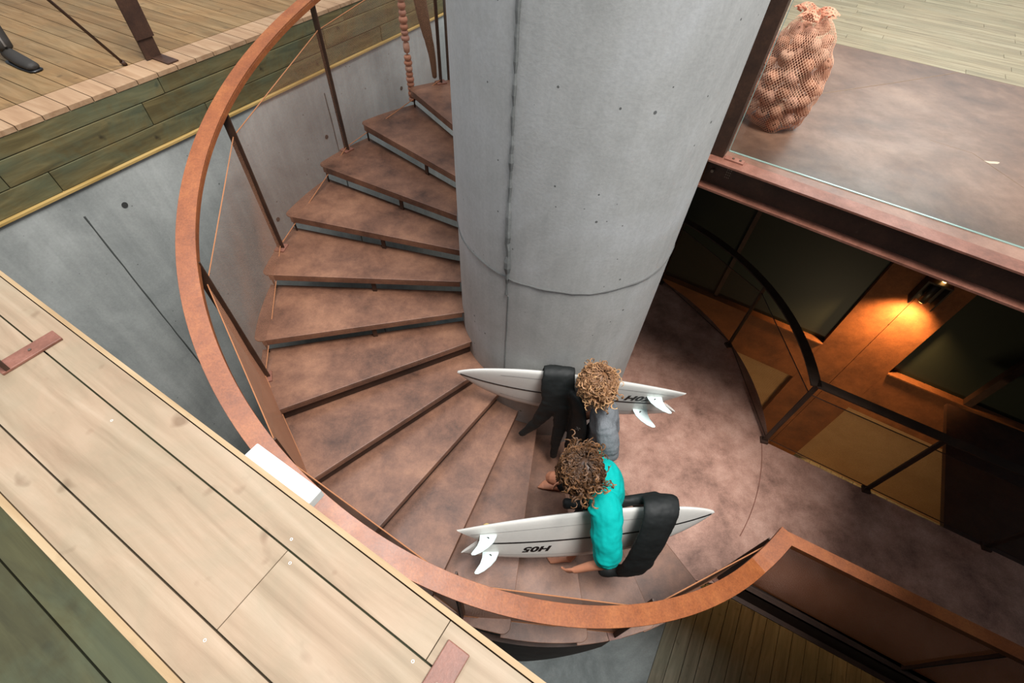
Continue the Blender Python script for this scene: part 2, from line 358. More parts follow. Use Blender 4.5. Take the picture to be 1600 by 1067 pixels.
# left concrete wall
NL = Vector((-.897, .442, 0)); TL = Vector((.442, .897, 0))
bm = bmesh.new(); o = NL * 3.04 + TL * -4.5; obox(bm, (o.x, o.y, LOW), TL * 11.5, NL * .25, (0, 0, 2.245 - LOW))
wl = struct('wall_left', bm, M['wallconc'], 'grey board-marked concrete wall behind the staircase, left', 'wall')
bm = bmesh.new()
for s0, dz in ((-1.72, 0), (.72, 0), (-3.1, 0), (3.1, 0)):
    p = NL * 3.038 + TL * s0; pts = [(p.x + random.uniform(-.003, .003), p.y, LOW + .1 + k * .12) for k in range(40) if LOW + .1 + k * .12 < 2.2]; tube(bm, pts, [random.uniform(.004, .008) for _ in pts], 5)
link('wall_joint', bm, plain('joint_dark', (78, 80, 78), .8), wl)['label'] = 'dark vertical casting joint'
bm = bmesh.new()
for s0, z in ((-1.42, .95), (-1.45, 2.0), (.60, 1.65), (-.3, 1.15), (1.9, 1.7), (-2.6, 1.2)):
    p = NL * 3.039 + TL * s0; tube(bm, [(p.x, p.y, z), tuple(Vector((p.x, p.y, z)) - NL * .004)], .022, 12)
link('tie_hole', bm, plain('hole_dark', (52, 52, 50), .9), wl)['label'] = 'small dark formwork tie hole'
# facing walls that close the storey below the near deck and to the right
bm = bmesh.new(); o = N29 * -3.2 + D29 * -3.6; obox(bm, (o.x, o.y, LOW), D29 * 12.5, N29 * -.15, (0, 0, 2.4 - LOW))
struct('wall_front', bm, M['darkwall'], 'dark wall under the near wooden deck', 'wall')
bm = bmesh.new(); o = D29 * 8.3 + N29 * -3.2; obox(bm, (o.x, o.y, LOW), N29 * 9, D29 * .15, (0, 0, TOP - .2 - LOW))
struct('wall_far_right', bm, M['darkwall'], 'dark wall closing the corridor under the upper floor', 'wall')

# orange steel facade across the void (plane at 2.75 along N29)
def FP(s, z, dn=0.0): p = D29 * s + N29 * (2.75 + dn); return Vector((p.x, p.y, z))
def fbox(bm, s0, s1, z0, z1, d0, d1): obox(bm, FP(s0, z0, d0), D29 * (s1 - s0), N29 * (d1 - d0), (0, 0, z1 - z0))
bm = bmesh.new()
fbox(bm, 2.65, 3.04, LOW, 2.5, 0, .12); fbox(bm, 3.052, 3.44, LOW, 2.5, 0, .12); fbox(bm, 3.03, 3.06, LOW, 2.5, .012, .1)
fbox(bm, -1.2, 2.66, -1.02, -.28, 0, .12); fbox(bm, 3.43, 8.3, -1.12, -.31, 0, .12)
fa = struct('wall_facade', bm, M['facade'], 'orange-brown rusted steel facade with a lit pier, right of the stair void', 'wall')
bm = bmesh.new(); fbox(bm, -1.2, 2.65, -.28, -.262, -.03, .12); fbox(bm, 3.44, 8.3, -.31, -.292, -.03, .12)
link('window_sill', bm, M['facade'], fa)
for nm, s0, s1, lab in (('window_1', -1.2, 2.65, 'dark window pane left of the lit orange pier'), ('window_2', 3.44, 4.28, 'dark window pane right of the lit orange pier'), ('window_3', 4.34, 8.3, 'dark window pane at the far right edge')):
    bm = bmesh.new(); fbox(bm, s0, s1, -.3, 2.5, .07, .09); struct(nm, bm, M['darkglass'], lab, 'window')
bm = bmesh.new(); fbox(bm, 4.25, 4.33, -.29, 2.5, -.02, .1); struct('trim_1', bm, M['darksteel'], 'dark window mullion at the far right', 'mullion')
bm = bmesh.new(); fbox(bm, 1.2, 1.25, -.26, 2.5, .03, .1); struct('trim_2', bm, M['darksteel'], 'dark window mullion behind the curved guard', 'mullion')
bm = bmesh.new(); fbox(bm, -1.2, 8.3, LOW, -.9, .14, .2); struct('wall_tan', bm, M['tanwall'], 'warmly lit tan wall seen through the net under the facade band', 'wall')
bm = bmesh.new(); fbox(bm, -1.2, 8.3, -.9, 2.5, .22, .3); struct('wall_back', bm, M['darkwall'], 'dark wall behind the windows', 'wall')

# upper floor, steel part, with the wooden floor beyond
A = Vector((.838, -.012, 0)); DB = U(R(-32.8)); B = A + DB * 6
W1 = Vector((2.498, 2.274, 0)); DW = U(R(-29.9))
bm = bmesh.new()
pts = [A, B, W1 + DW * 4.5, W1 - DW * 2.6, Vector((*P2(2.5, R(80)), 0)), Vector((*P2(.8, R(76)), 0)), Vector((*P2(.76, R(40)), 0))]
ins = Vector((-DB.y, DB.x, 0)) * .10
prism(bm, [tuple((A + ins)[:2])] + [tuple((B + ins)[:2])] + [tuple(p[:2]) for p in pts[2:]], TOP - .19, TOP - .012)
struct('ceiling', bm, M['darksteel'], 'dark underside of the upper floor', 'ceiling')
bm = bmesh.new(); prism(bm, [tuple(p[:2]) for p in (D29 * 2.86 + N29 * -3.2, D29 * 8.3 + N29 * -3.2, D29 * 8.3 + N29 * -.1, D29 * 2.86 + N29 * .25)], TOP - .2, TOP)
struct('light_block_right', bm, M['darkwall'], 'unseen slab added to shade the corridor, right', 'ceiling')  # out-of-view slab added to block skylight from the corridor
bm = bmesh.new(); prism(bm, [tuple(p[:2]) for p in pts], TOP - .012, TOP)
uf = struct('floor_upper_steel', bm, M['upperfloor'], 'smooth brown steel floor behind the glass guard, upper right', 'floor')
bm = bmesh.new(); tube(bm, [(1.5, .89, TOP + .0005), (1.88, 1.065, TOP + .0005), (2.694, 1.418, TOP + .0005), (3.4, 1.74, TOP + .0005)], .0035, 5)
tube(bm, [(2.5, .45, TOP), (2.72, .3, TOP), (2.80, -.05, TOP), (2.86, -.3, TOP)], .002, 5)
link('weld_seam', bm, plain('seam_light', (150, 122, 104), .5), uf)
bm = bmesh.new()
pts = [(2.79 + .045 * math.cos(x) * (1 + .3 * math.sin(3 * x)), .19 + .022 * math.sin(x) * (1 + .4 * math.cos(2 * x))) for x in [k * math.pi / 8 for k in range(16)]]
prism(bm, pts, TOP, TOP + .001); link('paint_chip', bm, plain('pale_chip', (198, 178, 158), .6), uf)['label'] = 'pale bare patch'
bm = bmesh.new(); NW = Vector((-DW.y, DW.x, 0)); random.seed(5)
for k in range(60):
    x = -2.6 - random.random() * 1.5
    while x < 9:
        l = random.uniform(1.4, 2.6); o = W1 + DW * x + NW * (k * .115 + .002); obox(bm, (o.x, o.y, TOP - .03), DW * (l - .003), NW * .1125, (0, 0, .03 + .001)); x += l
struct('floor_upper_planks', bm, M['farfloor'], 'pale grey-beige plank floor in the top right corner', 'floor')

# left deck (upper level)
bm = bmesh.new(); random.seed(8)
def LP(nn, s, z): p = NL * nn + TL * s; return Vector((p.x, p.y, z))
k = 0; s = -1.39 - .1605 * 16
while s < 6:
    obox(bm, LP(3.325, s + .003, TOP - .03), NL * random.uniform(4.8, 4.8), TL * .1545, (0, 0, .03)); s += .1605
struct('floor_left_deck', bm, M['leftdeck'], 'golden-brown plank deck at the upper left', 'floor')
bm = bmesh.new(); s = -1.39 - .1605 * 16
while s < 6:
    obox(bm, LP(3.045, s + .003, TOP - .03), NL * .272, TL * .1545, (0, 0, .03)); s += .1605
struct('floor_left_edge', bm, M['leftedge'], 'row of short pale edge boards along the left deck', 'floor')
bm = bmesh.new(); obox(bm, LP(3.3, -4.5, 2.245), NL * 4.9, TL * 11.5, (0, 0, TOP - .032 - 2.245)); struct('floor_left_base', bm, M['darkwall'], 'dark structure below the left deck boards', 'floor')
# timbers under the left deck edge: three courses, butt jointed
random.seed(11)
names = {0: 'topmost', 1: 'middle', 2: 'lowest'}
for c, (z0, z1, cuts) in enumerate(((2.578, 2.688, (-4.4, -.76, 1.2, 4.6)), (2.412, 2.574, (-4.4, -1.95, -.95, .9, 4.6)), (2.262, 2.408, (-4.4, -1.72, -.5, 1.7, 4.6)))):
    for j, (s0, s1) in enumerate(zip(cuts, cuts[1:])):
        bm = bmesh.new(); off = random.uniform(0, .008); obox(bm, LP(3.045 + off, s0 + .002, z0), NL * .10, TL * (s1 - s0 - .004), (0, 0, z1 - z0))
        o = link('timber_beam', bm, M['timber']); recenter(o, LP(3.06, (s0 + s1) / 2, z0)); bevel(o, .004)
        tag(o, '%s of the green-stained timbers under the left deck edge, %s' % (names[c], ['at the far left end', 'second from the left end', 'third from the left end', 'rightmost, behind the rail'][j]) if j else '%s green-stained timber under the left deck edge, at the picture edge' % names[c], 'timber', 'treated timbers facing the left deck')
bm = bmesh.new(); obox(bm, LP(3.02, -4.4, 2.245), NL * .1, TL * 9, (0, 0, .016)); o = link('edge_batten', bm, M['batten']); recenter(o, LP(3.03, 0, 2.245))
tag(o, 'thin yellow wooden batten between the timbers and the concrete wall', 'batten')

# near deck: plank rows parallel to its edge
def MP(mm, d, z): p = N29 * -mm + D29 * d; return Vector((p.x, p.y, z))
def planks(rows, z, th_, mat, name, label):
    bm = bmesh.new()
    for m0, m1, cuts in rows:
        for d0, d1 in zip(cuts, cuts[1:]): obox(bm, MP(m0 + .0012, d0 + .0012, z - th_), N29 * -(m1 - m0 - .0024), D29 * (d1 - d0 - .0024), (0, 0, th_))
    o = struct(name, bm, mat, label, 'deck'); bevel(o, .0008, 1); return o
nd = planks([(2.552, 2.665, (-3.6, .898, 3.2)), (2.668, 2.918, (-3.6, .366, 3.2)), (2.921, 3.038, (-3.6, 3.2))], TOP, .03, M['neardeck'], 'floor_near_deck', 'wide pale pine deck boards in the lower left foreground')
bm = bmesh.new(); obox(bm, MP(2.532, -3.6, TOP - .12), N29 * -.017, D29 * 6.8, (0, 0, .118)); struct('trim_3', bm, M['nearedge'], 'thin pale edge board of the near deck', 'edge board')
bm = bmesh.new(); obox(bm, MP(3.041, -3.6, TOP - .12), N29 * -.02, D29 * 6.8, (0, 0, .116)); struct('trim_4', bm, M['nearedge'], 'pale inner edge board of the near deck, beside the green boards', 'edge board')
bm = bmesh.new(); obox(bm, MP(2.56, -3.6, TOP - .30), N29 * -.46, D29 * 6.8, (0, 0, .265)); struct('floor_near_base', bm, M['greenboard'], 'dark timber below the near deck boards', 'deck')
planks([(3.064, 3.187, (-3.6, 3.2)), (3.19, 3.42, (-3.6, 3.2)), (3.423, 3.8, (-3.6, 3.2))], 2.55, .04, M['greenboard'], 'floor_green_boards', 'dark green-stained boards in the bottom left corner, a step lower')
bm = bmesh.new()
for (mm, d) in ((2.70, -.50), (2.64, .35), (2.685, .87), (2.68, .93), (2.69, .40), (2.95, .36)):
    c = MP(mm, d, TOP + .0005)
    for k in range(10):
        a0_, a1_ = k * .6283, (k + 1) * .6283
        vs = [bm.verts.new(c + U(a) * r) for a, r in ((a0_, .003), (a0_, .0045), (a1_, .0045), (a1_, .003))]; bm.faces.new(vs)
link('screw', bm, M['white'], nd)['label'] = 'pale ring of a deck screw'

# ================================================================== STAIRCASE
st = empty('spiral_staircase', 'rusted steel spiral staircase winding around the concrete column', 'staircase', (0, 0, 0))
def tread_pts(i, back=.06):
    """ccw outline of tread i: front edge at th(i), back a bit behind th(i-1)"""
    def off(r, a, e): return Vector((r * math.cos(a) - e * math.sin(a), r * math.sin(a) + e * math.cos(a)))
    a1 = th(i); a0 = th(i - 1); rc = .055; pts = []
    # inner back -> inner front -> outer front (rounded) -> outer back
    b0 = off(RC - .006, a0, EO - back); b1 = off(RO, a0, EO - back)
    f0 = off(RC - .006, a1, EO); f1 = off(RO, a1, EO)
    er = (f1 - f0).normalized(); et = Vector((er.y, -er.x))   # towards lower angle (back)
    arc_in = [Vector(P2(RC - .006, a0 + (a1 - a0) * k / 6)) for k in range(1, 6)]
    c = f1 - er * rc + et * rc
    corner = [c + er * rc * math.sin(x) - et * rc * math.cos(x) for x in [math.pi / 2 * k / 6 for k in range(7)]]
    ao = [Vector(P2(RO, a1 - DTH * k / 7)) for k in range(1, 7)]
    ao = [p for p in ao if (p - f1).length > rc * 1.3]
    return [b0] + arc_in + [f0] + corner + ao + [b1], f0, f1, er, et
for i in range(-3, 14):
    pl, f0, f1, er, et = tread_pts(i); z = zt(i); bm = bmesh.new()
    pts = pl[::-1]
    a2 = sum(pts[k].x * pts[(k + 1) % len(pts)].y - pts[(k + 1) % len(pts)].x * pts[k].y for k in range(len(pts)))
    if a2 < 0: pts = pts[::-1]
    prism(bm, [tuple(p) for p in pts], z - .012, z)
    # folded front lip
    o = f0 + er * .02; L = (f1 - f0).length - .075
    if i < 13: obox(bm, (o.x, o.y, z - .06), (er * L).to_3d(), (et * .012).to_3d(), (0, 0, .0479))
    tr = kid('tread', bm, M['tread'], st); bevel(tr, .0035, 2)
    bm = bmesh.new()
    if i == 13: continue
    if i < 6:      # little steel struts between this tread's lip and the tread below
        for rr, wd in ((1.52, .035), (2.37, .01)):
            q = f0 + er * (rr - RC) + et * .02; obox(bm, (q.x, q.y, z - H), (er * wd).to_3d(), (et * .012).to_3d(), (0, 0, H - .013))
            kid('riser_bracket', bm, M['darksteel'], st); bm = bmesh.new()
        bm.free()
    else:          # closed riser sheet
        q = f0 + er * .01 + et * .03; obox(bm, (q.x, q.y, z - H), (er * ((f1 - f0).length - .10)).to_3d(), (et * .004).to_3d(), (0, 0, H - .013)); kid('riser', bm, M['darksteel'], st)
# ================================================================== BALUSTRADE
bal = empty('balustrade', 'curved corten steel handrail with posts and rust-brown net around the staircase', 'balustrade', (0, 0, 0))
RH, WID, HR = 2.4086, .1083, 1.0221; CY = -.0192
def zrail(a): return max(0, 13 - (a - TH0) / DTH) * H * 1.0521 + HR
def ribbon(bm, ths, r0, r1, zf, t):
    va = []
    for a in ths:
        z = zf(a); va.append([bm.verts.new((r * math.cos(a), r * math.sin(a) + CY, z + dz)) for r, dz in ((r1, 0), (r0, 0), (r0, -t), (r1, -t))])
    for a, b in zip(va, va[1:]):
        for k in range(4): bm.faces.new((a[k], a[(k + 1) % 4], b[(k + 1) % 4], b[k]))
    bm.faces.new(va[0][::-1]); bm.faces.new(va[-1])
bm = bmesh.new(); a_end = R(313.5); a_st = th(-2.5)
ribbon(bm, [a_st + (a_end - a_st) * k / 130 for k in range(131)], RH - WID / 2, RH + WID / 2, zrail, .012)
ribbon(bm, [a_st + (a_end - a_st) * k / 130 for k in range(131)], RH - WID / 2, RH - WID / 2 + .008, lambda a: zrail(a) - .0125, .035)
hr = kid('handrail', bm, M['rail'], bal); bevel(hr, .001, 1)
PA = [R(120.7) + R(27.24) * k for k in range(8)]
PA[-1] = R(309.9)
def foot_z(a):
    i = math.ceil((a - TH0) / DTH - 1e-6); return max(0, zt(i)) if i <= 12 else 0
RP = 2.385; feet = []
for a in PA:
    z0 = foot_z(a); z1 = zrail(a) - .0125; u = U(a); tt = Vector((-u.y, u.x, 0)); p = u * RP; p.z = 0
    bm = bmesh.new(); cbox(bm, (p.x, p.y, (z0 + z1) / 2 + .002), u * .062, tt * .012, (0, 0, z1 - z0 - .008)); po = kid('guard_post', bm, M['post'], bal); bevel(po, .002)
    bm = bmesh.new(); cbox(bm, (p.x, p.y, z0 + .006), u * .085, tt * .10, (0, 0, .010)); kid('foot_plate', bm, M['beam'], bal)
    feet.append((Vector((p.x, p.y, z0)), u))
def net_panel(name, q, mat, par, thick=.0):
    """q: 4 world corners ccw, bottom-left, bottom-right, top-right, top-left; UVs in metres"""
    bm = bmesh.new(); uvl = bm.loops.layers.uv.new('UVMap'); nu, nv = 10, 6; q = [Vector(x) for x in q]; g = []
    nrm = (q[1] - q[0]).cross(q[3] - q[0]).normalized()
    for j in range(nv + 1):
        row = []
        for i in range(nu + 1):
            u, v = i / nu, j / nv; p = (q[0] * (1 - u) + q[1] * u) * (1 - v) + (q[3] * (1 - u) + q[2] * u) * v
            p = p + nrm * .006 * math.sin(u * 9 + j) * math.sin(math.pi * v); row.append((bm.verts.new(p), (u * (q[1] - q[0]).length, v * (q[3] - q[0]).length)))
        g.append(row)
    for j in range(nv):
        for i in range(nu):
            c4 = [g[j][i], g[j][i + 1], g[j + 1][i + 1], g[j + 1][i]]; f = bm.faces.new([x[0] for x in c4])
            for lp, x in zip(f.loops, c4): lp[uvl].uv = x[1]
    return kid(name, bm, mat, par, True)
for k in range(len(feet) - 1):
    (p, u), (p2, u2) = feet[k], feet[k + 1]; zb = Vector((0, 0, .03)); zt_ = Vector((0, 0, 1.0))
    if k == 6: zb2, zt2 = Vector((0, 0, .03)), Vector((0, 0, .96))
    else: zb2, zt2 = zb, zt_
    net_panel('netting', [p + zb, p2 + zb2, p2 + zt2, p + zt_], M['netrail'], bal)
    bm = bmesh.new(); tube(bm, [p + zb, p2 + zb2], .004, 6); kid('net_rope', bm, M['rope'], bal); bm = bmesh.new(); tube(bm, [p + zt_, p2 + zt2], .004, 6); kid('net_rope', bm, M['rope'], bal)

# straight guard of the landing, lower right
gl_ = empty('landing_guard', 'straight corten guard rail with mesh running off the landing, lower right', 'guard rail', (L1.x, L1.y, 0))
nl = Vector((-dl.y, dl.x, 0)); S0 = Vector((1.645, -1.745, 0)); dr = U(R(-25.8)); nr = Vector((-dr.y, dr.x, 0))
bm = bmesh.new(); obox(bm, S0 + Vector((0, 0, 1.01)) - nr * .095 + dr * .0, dr * 6, nr * .085, (0, 0, .012)); obox(bm, S0 + Vector((0, 0, .972)) - nr * .095, dr * 6, nr * .006, (0, 0, .037)); kid('handrail', bm, M['rail'], gl_)
bm = bmesh.new(); obox(bm, S0 + Vector((0, 0, .972)) - nr * .06 + dr * .05, dr * 5.8, nr * .012, (0, 0, .037)); kid('rail_web', bm, M['beam'], gl_)
for s_ in (.06, 1.35, 2.7, 4.0):
    bm = bmesh.new(); p = S0 - nr * .055 + dr * s_; cbox(bm, (p.x, p.y, .49), dr * .012, nr * .05, (0, 0, .96)); kid('guard_post', bm, M['post'], gl_)
a = S0 - nr * .055 + dr * .07; b = a + dr * 5.6; net_panel('netting', [a + Vector((0, 0, .05)), b + Vector((0, 0, .05)), b + Vector((0, 0, .95)), a + Vector((0, 0, .95))], M['netpanel'], gl_)
bm = bmesh.new(); p = S0 - nr * .11; obox(bm, (p.x, p.y, -.2), dr * 6, nr * .012, (0, 0, .2)); obox(bm, (p.x, p.y, -.012), dr * 6, nr * .09, (0, 0, .012)); obox(bm, Vector((p.x, p.y, -.2)) - nr * .04, dr * 6, nr * .06, (0, 0, .012)); kid('edge_channel', bm, M['darksteel'], gl_)

# inner curved guard right of the column, dark
ig = empty('void_guard', 'dark curved guard with mesh around the stair void, right of the column', 'guard rail', (2.3, 0, 0))
bm = bmesh.new()
ths = [R(60 - 72 * k / 50) for k in range(51)]
ribbon(bm, ths, 2.30, 2.39, lambda a: 1.02, .014); kid('handrail', bm, M['darkrail'], ig)
g1 = Vector((2.33, -.50, 0)); ng = Vector((-dg.y, dg.x, 0))
bm = bmesh.new(); obox(bm, Vector((2.295, -.515, 1.006)) , dg * 3.6, ng * .09, (0, 0, .014)); kid('handrail', bm, M['darkrail'], ig)
posts = [U(R(x)) * 2.36 for x in (48, 18.5, -12.2)] + [G1 + dg * 0.95, G1 + dg * 1.95, G1 + dg * 2.95]
for p in posts:
    u = p.normalized(); bm = bmesh.new(); cbox(bm, (p.x, p.y, .505), u * .045, Vector((-u.y, u.x, 0)) * .014, (0, 0, 1.0)); kid('guard_post', bm, M['darkrail'], ig)
    bm = bmesh.new(); cbox(bm, (p.x, p.y, .012), u * .07, Vector((-u.y, u.x, 0)) * .07, (0, 0, .024)); kid('foot_plate', bm, M['post'], ig)
for p, p2 in zip(posts, posts[1:]):
    net_panel('netting', [p + Vector((0, 0, .06)), p2 + Vector((0, 0, .06)), p2 + Vector((0, 0, .88)), p + Vector((0, 0, .88))], M['netdark'], ig)
    bm = bmesh.new(); tube(bm, [p + Vector((0, 0, .06)), p2 + Vector((0, 0, .06))], .005, 6); kid('net_rope', bm, M['post'], ig); bm = bmesh.new(); tube(bm, [p + Vector((0, 0, .88)), p2 + Vector((0, 0, .88))], .005, 6); kid('net_rope', bm, M['post'], ig)

# ================================================================== upper right: beam, post, glass guard
bmn = empty('edge_beam', 'rusted steel channel beam carrying the upper floor edge, right', 'beam', tuple(A + Vector((0, 0, TOP))))
ib = Vector((-DB.y, DB.x, 0))
bm = bmesh.new(); obox(bm, A + Vector((0, 0, TOP - .011)) - ib * .006, DB * 6, ib * .12, (0, 0, .012)); kid('top_flange', bm, M['beam'], bmn)
bm = bmesh.new(); obox(bm, A + Vector((0, 0, TOP - .2)) + ib * .075, DB * 6, ib * .01, (0, 0, .188)); kid('web', bm, M['darksteel'], bmn)
bm = bmesh.new(); obox(bm, A + Vector((0, 0, TOP - .2)) - ib * .0, DB * 6, ib * .085, (0, 0, .014)); kid('bottom_flange', bm, M['beam'], bmn)
bm = bmesh.new(); obox(bm, A + Vector((0, 0, TOP - .2)) - DB * .012 + ib * .0, DB * .012, ib * .08, (0, 0, .188)); kid('end_plate', bm, M['facade'], bmn)
bm = bmesh.new(); c = A + DB * .05 + ib * .07 + Vector((0, 0, TOP - .09)); tube(bm, [c, c - ib * .025], .011, 6); kid('bolt', bm, M['bolt'], bmn)
bm = bmesh.new()
for r_ in range(4):
    for q_ in range(3):
        c = A + DB * (.135 + .012 * q_) + ib * .0745 + Vector((0, 0, TOP - .06 - .017 * r_)); cbox(bm, c, DB * .006, ib * .002, (0, 0, .008))
kid('punch_mark', bm, M['bolt'], bmn)

gg = empty('glass_guard', 'clear glass guard with steel post on the upper floor edge', 'glass guard', (1.0, .08, TOP))
DG = U(R(-30.8)); gn = Vector((-DG.y, DG.x, 0)); Gp = Vector((1.005, .10, TOP))
bm = bmesh.new(); c = Vector((.925, .075, 0)); obox(bm, c - DG * .052 - gn * .05 + Vector((0, 0, TOP + .002)), DG * .10, gn * .012, (0, 0, 2.2)); obox(bm, c + DG * .036 - gn * .036 + Vector((0, 0, TOP + .002)), DG * .012, gn * .085, (0, 0, 2.2)); obox(bm, c - DG * .052 - gn * .036 + Vector((0, 0, TOP + .002)), DG * .012, gn * .085, (0, 0, 2.2)); kid('post', bm, M['post'], gg)
bm = bmesh.new(); c = Vector((.985, -.0, TOP)); obox(bm, c + DG * -.03 - gn * .028, DG * .12, gn * .05, (0, 0, .010)); fp = kid('foot_plate', bm, M['beam'], gg)
for s_ in (.02, .065):
    bm = bmesh.new(); q = c + DG * s_ + Vector((0, 0, .010)); tube(bm, [q, q + Vector((0, 0, .006))], .008, 6); bo = kid('bolt', bm, M['bolt'], fp)
bm = bmesh.new(); obox(bm, Gp + Vector((0, 0, .004)), DG * 3.4, gn * .012, (0, 0, 1.15)); kid('glass_pane', bm, M['glass'], gg)
bm = bmesh.new(); obox(bm, Gp + Vector((0, 0, .001)) - gn * .002, DG * 3.4, gn * .012, (0, 0, .005)); obox(bm, Gp - DG * .003 - gn * .001, DG * .004, gn * .008, (0, 0, 1.15)); kid('glass_edge', bm, M['glassedge'], gg)

# left deck guard: flat post on its plate and leaning rod
lp = empty('deck_post', 'dark brown flat steel post standing on the left deck edge', 'post', (-3.19, .92, TOP))
bm = bmesh.new(); cbox(bm, (-3.21, .915, TOP + .70), TL * .12, NL * .018, (0, 0, 1.39)); cbox(bm, Vector((-3.21, .915, TOP + .78)) - NL * .015, TL * .14, NL * .012, (0, 0, 1.28)); kid('post', bm, M['post'], lp)
bm = bmesh.new(); cbox(bm, (-3.12, .90, TOP + .005), NL * .20, TL * .09, (0, 0, .010)); kid('foot_plate', bm, M['post'], lp)
bm = bmesh.new(); a = Vector((-3.344, .767, TOP)); b = Vector((-3.336, .444, 3.2)); tube(bm, [a, a + (b - a) * 2.2], .010, 8); tube(bm, [a, a + (b - a) * .07], .016, 8)
o = link('leaning_rod', bm, M['post'], None, True); recenter(o, a); tag(o, 'thin dark red steel rod slanting up from the left deck', 'rod')
# near deck guard feet
for (m0, d0, lab) in ((2.593, -1.048, 'brown steel post foot on the pale deck at the left picture edge'), (2.592, .958, 'brown steel post foot on the pale deck at the bottom picture edge')):
    t_ = empty('post_foot', lab, 'post foot', tuple(MP(m0 + .1, d0, TOP)))
    bm = bmesh.new(); obox(bm, MP(m0, d0 - .036, TOP), N29 * -.215, D29 * .072, (0, 0, .012)); pl_ = kid('foot_plate', bm, M['beam'], t_); bevel(pl_, .003)
    bm = bmesh.new(); obox(bm, MP(m0 + .185, d0 - .036, TOP + .013), N29 * -.015, D29 * .072, (0, 0, 1.0)); kid('post', bm, M['post'], t_)
    bm = bmesh.new(); c = MP(m0 + .10, d0, TOP + .012); tube(bm, [c, c + Vector((0, 0, .004))], .006, 8); kid('bolt', bm, M['bolt'], t_)
# white lamp box on the deck edge
wb = empty('emergency_light', 'white plastic box light fixed to the edge of the near deck', 'light', tuple(MP(2.5, .1, 2.62)))
bm = bmesh.new(); obox(bm, MP(2.470, -.045, 2.612), N29 * -.060, D29 * .325, (0, 0, .05)); bo = kid('housing', bm, M['white'], wb); bevel(bo, .006, 3)
bm = bmesh.new(); obox(bm, MP(2.478, -.03, 2.6612), N29 * -.045, D29 * .28, (0, 0, .003)); kid('diffuser', bm, M['boardw'], wb)
# wall lamp
lm = empty('wall_lamp', 'small brown wall lamp throwing warm light down the orange pier', 'lamp', tuple(FP(3.08, .98, -.06)))
bm = bmesh.new(); fbox(bm, 2.97, 2.985, .80, 1.12, -.15, 0); fbox(bm, 3.185, 3.20, .80, 1.12, -.15, 0); fbox(bm, 2.985, 3.185, .80, 1.12, -.012, 0); fbox(bm, 2.985, 3.185, 1.10, 1.12, -.15, -.012); kid('bracket', bm, M['lampbody'], lm)
bm = bmesh.new(); c = FP(3.085, 0, -.085); tube(bm, [(c.x, c.y, .84), (c.x, c.y, 1.09)], .04, 20); kid('cylinder', bm, M['lampbody'], lm, True)
bm = bmesh.new(); c2 = FP(3.11, 1.13, -.07); ball(bm, c2, .020, 12); kid('bulb', bm, M['bulb'], lm, True)
bm = bmesh.new(); tube(bm, [(c.x, c.y, .834), (c.x, c.y, .8405)], .032, 16); kid('diffuser', bm, M['bulb'], lm)
sl = bpy.data.lights.new('wall_lamp_light', 'SPOT'); sl.energy = 260; sl.color = (1, .56, .22); sl.spot_size = R(118); sl.spot_blend = 1.0; sl.shadow_soft_size = .06
so = bpy.data.objects.new('wall_lamp_light', sl); C.objects.link(so); so.location = (c - N29 * .12).xy.to_3d() + Vector((0, 0, .82)); so.rotation_euler = (Vector((0, 0, -1)) + N29 * .12).to_track_quat('-Z', 'Y').to_euler()

# ================================================================== hanging string of floats and net bundle by the top treads
fs = empty('float_string', 'string of orange-brown fishing floats hanging beside the top tread', 'float string', (-1.50, 1.95, 2.1))
bm = bmesh.new(); tube(bm, [(-1.5, 1.95, 2.05), (-1.5, 1.95, 4.2)], .006, 6); kid('cord', bm, M['rope'], fs)
random.seed(4); z = 2.06
while z < 3.6:
    hgt = random.choice((.04, .048, .056)); r = random.uniform(.034, .042)
    if 2.44 < z < 2.5: hgt = .10; r = .032
    bm = bmesh.new(); k_ = 12; prof = [(0.35, 0), (.85, .12), (1, .5), (.85, .88), (.35, 1)]; rings = []
    for rr, hh in prof: rings.append([bm.verts.new((-1.5 + r * rr * math.cos(6.2832 * q / k_), 1.95 + r * rr * math.sin(6.2832 * q / k_), z + hgt * hh)) for q in range(k_)])
    for a, b in zip(rings, rings[1:]):
        for q in range(k_): bm.faces.new((a[q], a[(q + 1) % k_], b[(q + 1) % k_], b[q]))
    bm.faces.new(rings[0][::-1]); bm.faces.new(rings[-1]); o = kid('float', bm, M['float'], fs, True); z += hgt + .002 + (.012 if 2.42 < z < 2.45 else 0)
bm = bmesh.new(); pts = [(-1.285, 2.10, 2.24), (-1.30, 2.12, 2.45), (-1.36, 2.16, 2.75), (-1.40, 2.2, 3.1), (-1.40, 2.2, 3.9)]
limb(bm, pts, [.022, .034, .055, .065, .07], 10); o = link('gathered_net', bm, plain('brown_net_bundle', (96, 74, 56), .85, 0, .2, .6, 90), None, True); recenter(o, (-1.3, 2.12, 2.24)); tag(o, 'brown gathered net hanging beside the post at the top tread', 'net')
bm = bmesh.new(); p = U(R(118)) * 2.44; tube(bm, [(p.x, p.y, 2.0), (p.x, p.y, 4.3)], .022, 12); o = link('steel_tube', bm, plain('grey_tube', (136, 122, 108), .5, 0, .5, .4, 40), None, True); recenter(o, (p.x, p.y, 2.0)); tag(o, 'greyish steel tube beside the column behind the top tread', 'tube')

